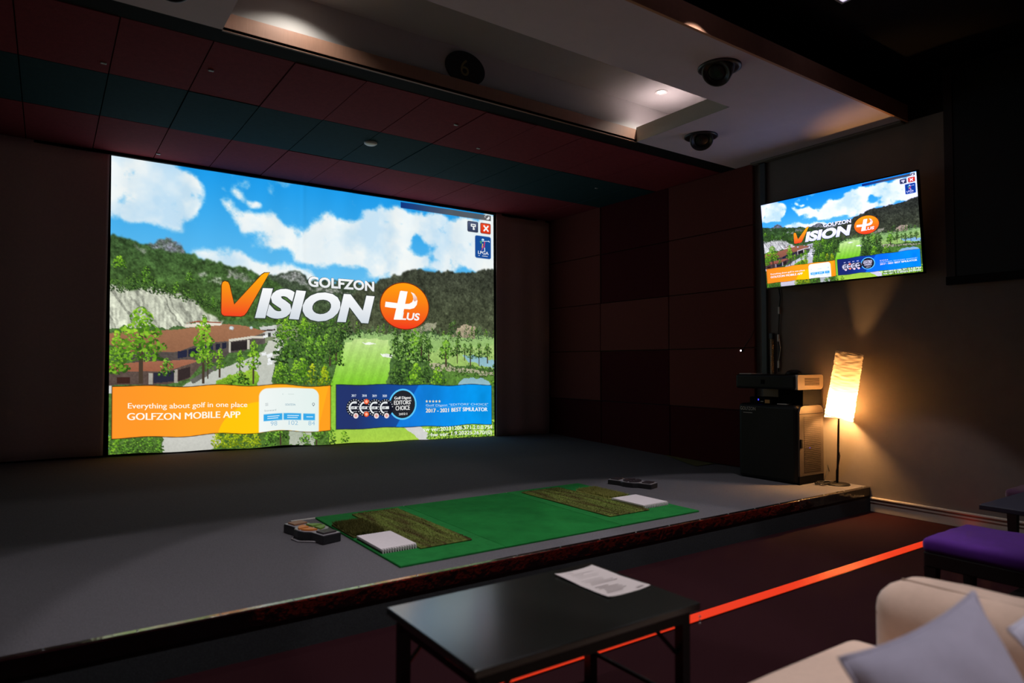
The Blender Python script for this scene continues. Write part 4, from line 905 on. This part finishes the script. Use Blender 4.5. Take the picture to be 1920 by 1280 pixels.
for x, s in ((.985, 1), (1.805, -1)):
    MB().tube([(x, 1.58, .26), (x+s*.14, 1.58, .40)], .007, 6).build('brace', mtl, tb); MB().tube([(x, 2.03, .26), (x+s*.14, 2.03, .40)], .007, 6).build('brace', mtl, tb)
    MB().tube([(x, 1.58, .12), (x, 2.03, .12)], .009, 8).build('stretcher', mtl, tb)
for x, y in ((1.838, 1.535), (.955, 1.535)):
    for k in range(3): MB().lathe([(.004, 0), (.003, .003)], (x+.006, y-.012, .405-k*.012), 8, Matrix.Rotation(math.pi/2, 3, 'X')).build('rivet', ms, tb)
# printed sheet, corners slightly lifted
Q = [Vector((1.616, 2.030, 0)), Vector((1.811, 2.034, 0)), Vector((1.829, 1.733, 0)), Vector((1.616, 1.731, 0))]
nu = 10; vs = []; fs = []
for j in range(nu+1):
    for i in range(nu+1):
        u, v = i/nu, j/nu; p = (Q[0]*(1-u)+Q[1]*u)*(1-v)+(Q[3]*(1-u)+Q[2]*u)*v
        vs.append((p.x, p.y, .4535+.006*abs(u-.5)**3*8*abs(v-.5)*2+.002*math.sin(v*5)))
for j in range(nu):
    for i in range(nu): a = j*(nu+1)+i; fs.append((a, a+nu+1, a+nu+2, a+1))
pp = thing('paper_sheet', (1.715, 1.88, .451), 'white printed sheet lying on the low black table', 'paper')
MB().add(vs, fs).build('sheet', mat('sheet_white', (206, 196, 192), .75), pp, smooth=True)
ink = mat('ink_grey', (188, 178, 175), .8); v = MB(); r = random.Random(2)
for k in range(15):
    y = 1.985-k*.0155; ln = r.uniform(.06, .13); x = 1.645+r.uniform(0, .02)
    if k in (4, 9): continue
    v.box(x, y-.002, .4552, x+ln, y+.002, .4560)
v.box(1.648, 2.003, .4552, 1.690, 2.016, .4535)
v.box(1.775, 1.748, .4552, 1.812, 1.756, .4560)
v.build('printed_lines', ink, pp)['kind'] = 'stuff'

# sofa
msf = mat('sofa_fabric', (206, 178, 158), .92, var=.06, scale=30, bump=.12, bscale=260, spec=.2, sheen=.3)
so = thing('sofa', (1.45, .55, 0), 'beige fabric sofa with a thick boxy arm beside the low table', 'sofa')
def cushiony(x0, y0, z0, x1, y1, z1, r, puff, name, nsub=2):
    bm = bmesh.new(); bmesh.ops.create_cube(bm, size=1); bmesh.ops.subdivide_edges(bm, edges=bm.edges[:], cuts=7, use_grid_fill=True)
    for q in bm.verts:
        a = q.co*2; s_ = []
        for k, (lo, hi) in enumerate(((x0, x1), (y0, y1), (z0, z1))):
            h = (hi-lo)/2; b = abs(a[k])
            o_ = 1-max(abs(a[(k+1) % 3]), 0)**4; o2 = 1-max(abs(a[(k+2) % 3]), 0)**4
            s_.append((lo+hi)/2+a[k]*h*(1+puff*o_*o2/max(h, .05)*b*.05))
        q.co = Vector(s_)
    mb = MB(); mb.bm(bm); o = mb.build(name, msf, so, smooth=True)
    return o
def rsoft(x0, y0, z0, x1, y1, z1, r, name, m_, parent, crown=.012):
    bm = bmesh.new(); bmesh.ops.create_cube(bm, size=1)
    for q in bm.verts: q.co = Vector((x0+(q.co.x+.5)*(x1-x0), y0+(q.co.y+.5)*(y1-y0), z0+(q.co.z+.5)*(z1-z0)))
    bmesh.ops.bevel(bm, geom=bm.edges[:], offset=r, segments=5, profile=.5, affect='EDGES')
    bmesh.ops.subdivide_edges(bm, edges=[e for e in bm.edges if e.calc_length() > .12], cuts=6, use_grid_fill=True)
    cx, cy, cz = (x0+x1)/2, (y0+y1)/2, (z0+z1)/2
    for q in bm.verts:
        u, v = (q.co.x-cx)/(x1-x0)*2, (q.co.y-cy)/(y1-y0)*2; t = (q.co.z-z0)/(z1-z0)
        q.co.z += crown*t*max(0, 1-u*u)*max(0, 1-v*v)+.002*math.sin(q.co.x*40+q.co.y*27)*t
    return MB().bm(bm).build(name, m_, parent, smooth=True)
rsoft(.62, .10, .06, 2.10, 1.10, .30, .03, 'seat_base', msf, so)
rsoft(.62, .24, .29, 2.085, 1.135, .425, .05, 'seat_cushion', msf, so, .03)
rsoft(2.085, .08, .05, 2.345, 1.085, .595, .085, 'arm', msf, so, .02)
rsoft(.36, .08, .05, .62, 1.085, .595, .085, 'arm', msf, so, .02)
rsoft(.62, .04, .06, 2.085, .30, .78, .07, 'backrest', msf, so, .01)
mpp = mat('sofa_piping', (160, 134, 116), .9)
MB().tube([(2.185, 1.02, .600), (2.175, .9, .604), (2.175, .5, .612), (2.175, .15, .600)], .005, 6).build('seam', mpp, so, smooth=True)
MB().tube([(2.115, 1.062, .50), (2.19, 1.084, .515), (2.26, 1.084, .51), (2.32, 1.065, .50)], .005, 6).build('seam', mpp, so, smooth=True)
for x in (.45, 2.25):
    for y in (.15, 1.0): MB().box(x-.03, y-.03, 0, x+.03, y+.03, .06).build('leg', mtl, so)
mpi = mat('pillow_fabric', (176, 172, 190), .9, var=.05, scale=40, bump=.1, bscale=300, spec=.2, sheen=.3); mpi2 = mat('pillow_fabric_pale', (206, 204, 220), .9, var=.05, scale=40, bump=.1, bscale=300, spec=.2, sheen=.3)
def pillow(c, size, thick, M3, m_, label):
    n_ = 22; vs = []; fs = []
    for s in (1, -1):
        for j in range(n_+1):
            for i in range(n_+1):
                u, v = i/n_*2-1, j/n_*2-1
                e = (1-abs(u)**2.4)*(1-abs(v)**2.4); pin = 1-.10*(1-abs(u)**2)*abs(v)**3; piv = 1-.10*(1-abs(v)**2)*abs(u)**3
                p = Vector((u*size/2*piv, v*size/2*pin, s*(thick/2*max(e, 0)**.55+.003*math.sin(u*9+v*5)*e)))
                vs.append(Vector(c)+M3 @ p)
        k = (n_+1)**2*(0 if s == 1 else 1)
        for j in range(n_):
            for i in range(n_):
                a = k+j*(n_+1)+i; q = (a, a+1, a+n_+2, a+n_+1); fs.append(q if s == 1 else tuple(reversed(q)))
    r = thing('cushion', (c[0], c[1], .44), label, 'cushion', 'cushions on the sofa')
    MB().add(vs, fs).build('cover', m_, r, smooth=True)
    ed = []
    for k in range(4*n_):
        s, i = divmod(k, n_); t = i/n_*2-1; u, v = ((t, -1), (1, t), (-t, 1), (-1, -t))[s]
        pin = 1-.10*(1-abs(u)**2)*abs(v)**3; piv = 1-.10*(1-abs(v)**2)*abs(u)**3
        ed.append(Vector(c)+M3 @ Vector((u*size/2*piv, v*size/2*pin, 0)))
    MB().tube(ed+[ed[0]], .004, 6).build('piping', m_, r, smooth=True)
    return r
def axes(e1, e2):
    a = Vector(e1).normalized(); b = Vector(e2); b = (b-a*a.dot(b)).normalized(); c = a.cross(b)
    return Matrix((a, b, c)).transposed()
def corner_pillow(corner, e1, e2, size, thick, m_, label):
    M3 = axes(e1, e2); pillow(tuple(Vector(corner)+M3 @ Vector((size/2, size/2, 0))), size, thick, M3, m_, label)
corner_pillow((1.56, .59, .80), (-.93, .25, -.22), (.06, -.42, -.86), .365, .14, mpi, 'grey lavender cushion lying on the sofa seat beside the arm')
corner_pillow((1.63, .555, .72), (.93, -.05, .30), (-.05, -.5, -.82), .34, .12, mpi2, 'paler cushion propped behind the grey one at the sofa back')

# purple stools and side table
mpu = mat('velvet_purple', (78, 24, 124), .8, var=.15, scale=20, spec=.2, sheen=.12); mpd = mat('velvet_plum', (74, 30, 66), .85, var=.15, scale=20, sheen=.3)
def stool(x0, y0, x1, y1, zt, m_, label):
    r = thing('upholstered_stool', ((x0+x1)/2, (y0+y1)/2, 0), label, 'stool', 'purple stools by the wall')
    rsoft(x0, y0, zt-.085, x1, y1, zt-.012, .028, 'seat_pad', m_, r, .02)
    MB().rbox(x0+.008, y0+.008, zt-.15, x1-.008, y1-.008, zt-.08, .006).build('seat_frame', mtl, r)
    for x in (x0+.035, x1-.035):
        for y in (y0+.035, y1-.035):
            MB().add([(x+a*w_, y+b_*w_, z) for z, w_ in ((zt-.15, .026), (0, .018)) for a, b_ in ((-1, -1), (1, -1), (1, 1), (-1, 1))], [(0, 1, 2, 3), (7, 6, 5, 4), (0, 4, 5, 1), (1, 5, 6, 2), (2, 6, 7, 3), (3, 7, 4, 0)]).build('leg', mtl, r)
    return r
stool(3.45, .96, 3.935, 1.525, .455, mpu, 'purple velvet stool with black legs beside the sofa arm')
stool(4.97, 1.10, 5.46, 1.70, .50, mpd, 'dark plum stool mostly hidden behind the side table')
sd = thing('side_table', (4.6, 1.2, 0), 'dark side table with a blue grey sheen behind the purple stool', 'table')
MB().rbox(4.225, .70, .472, 4.93, 1.565, .50, .004).build('table_top', mat('side_table_top', (44, 44, 56), .45, spec=.5), sd)
MB().box(4.36, .78, 0, 4.80, 1.40, .472).build('pedestal', mtl, sd)
MB().box(4.30, .75, 0, 4.86, 1.46, .03).build('base_plate', mtl, sd)

# tall black board on the right wall
bd = thing('wall_board', (5.86, 1.4, 1.93), 'tall black board with a brown edge hung high on the right wall', 'board')
MB().box(XW-.05, .2, 1.935, XW-.006, 2.345, 3.64).build('board_face', mat('board_black', (10, 10, 11), .6), bd)
mbe = mat('board_edge_brown', (44, 26, 20), .6)
MB().box(XW-.056, 2.29, 1.93, XW-.005, 2.352, 3.645).build('edge_frame', mbe, bd)
MB().box(XW-.058, .2, 1.90, XW-.005, 2.356, 1.965).build('bottom_rail', mbz, bd)
bpy.context.view_layer.update()
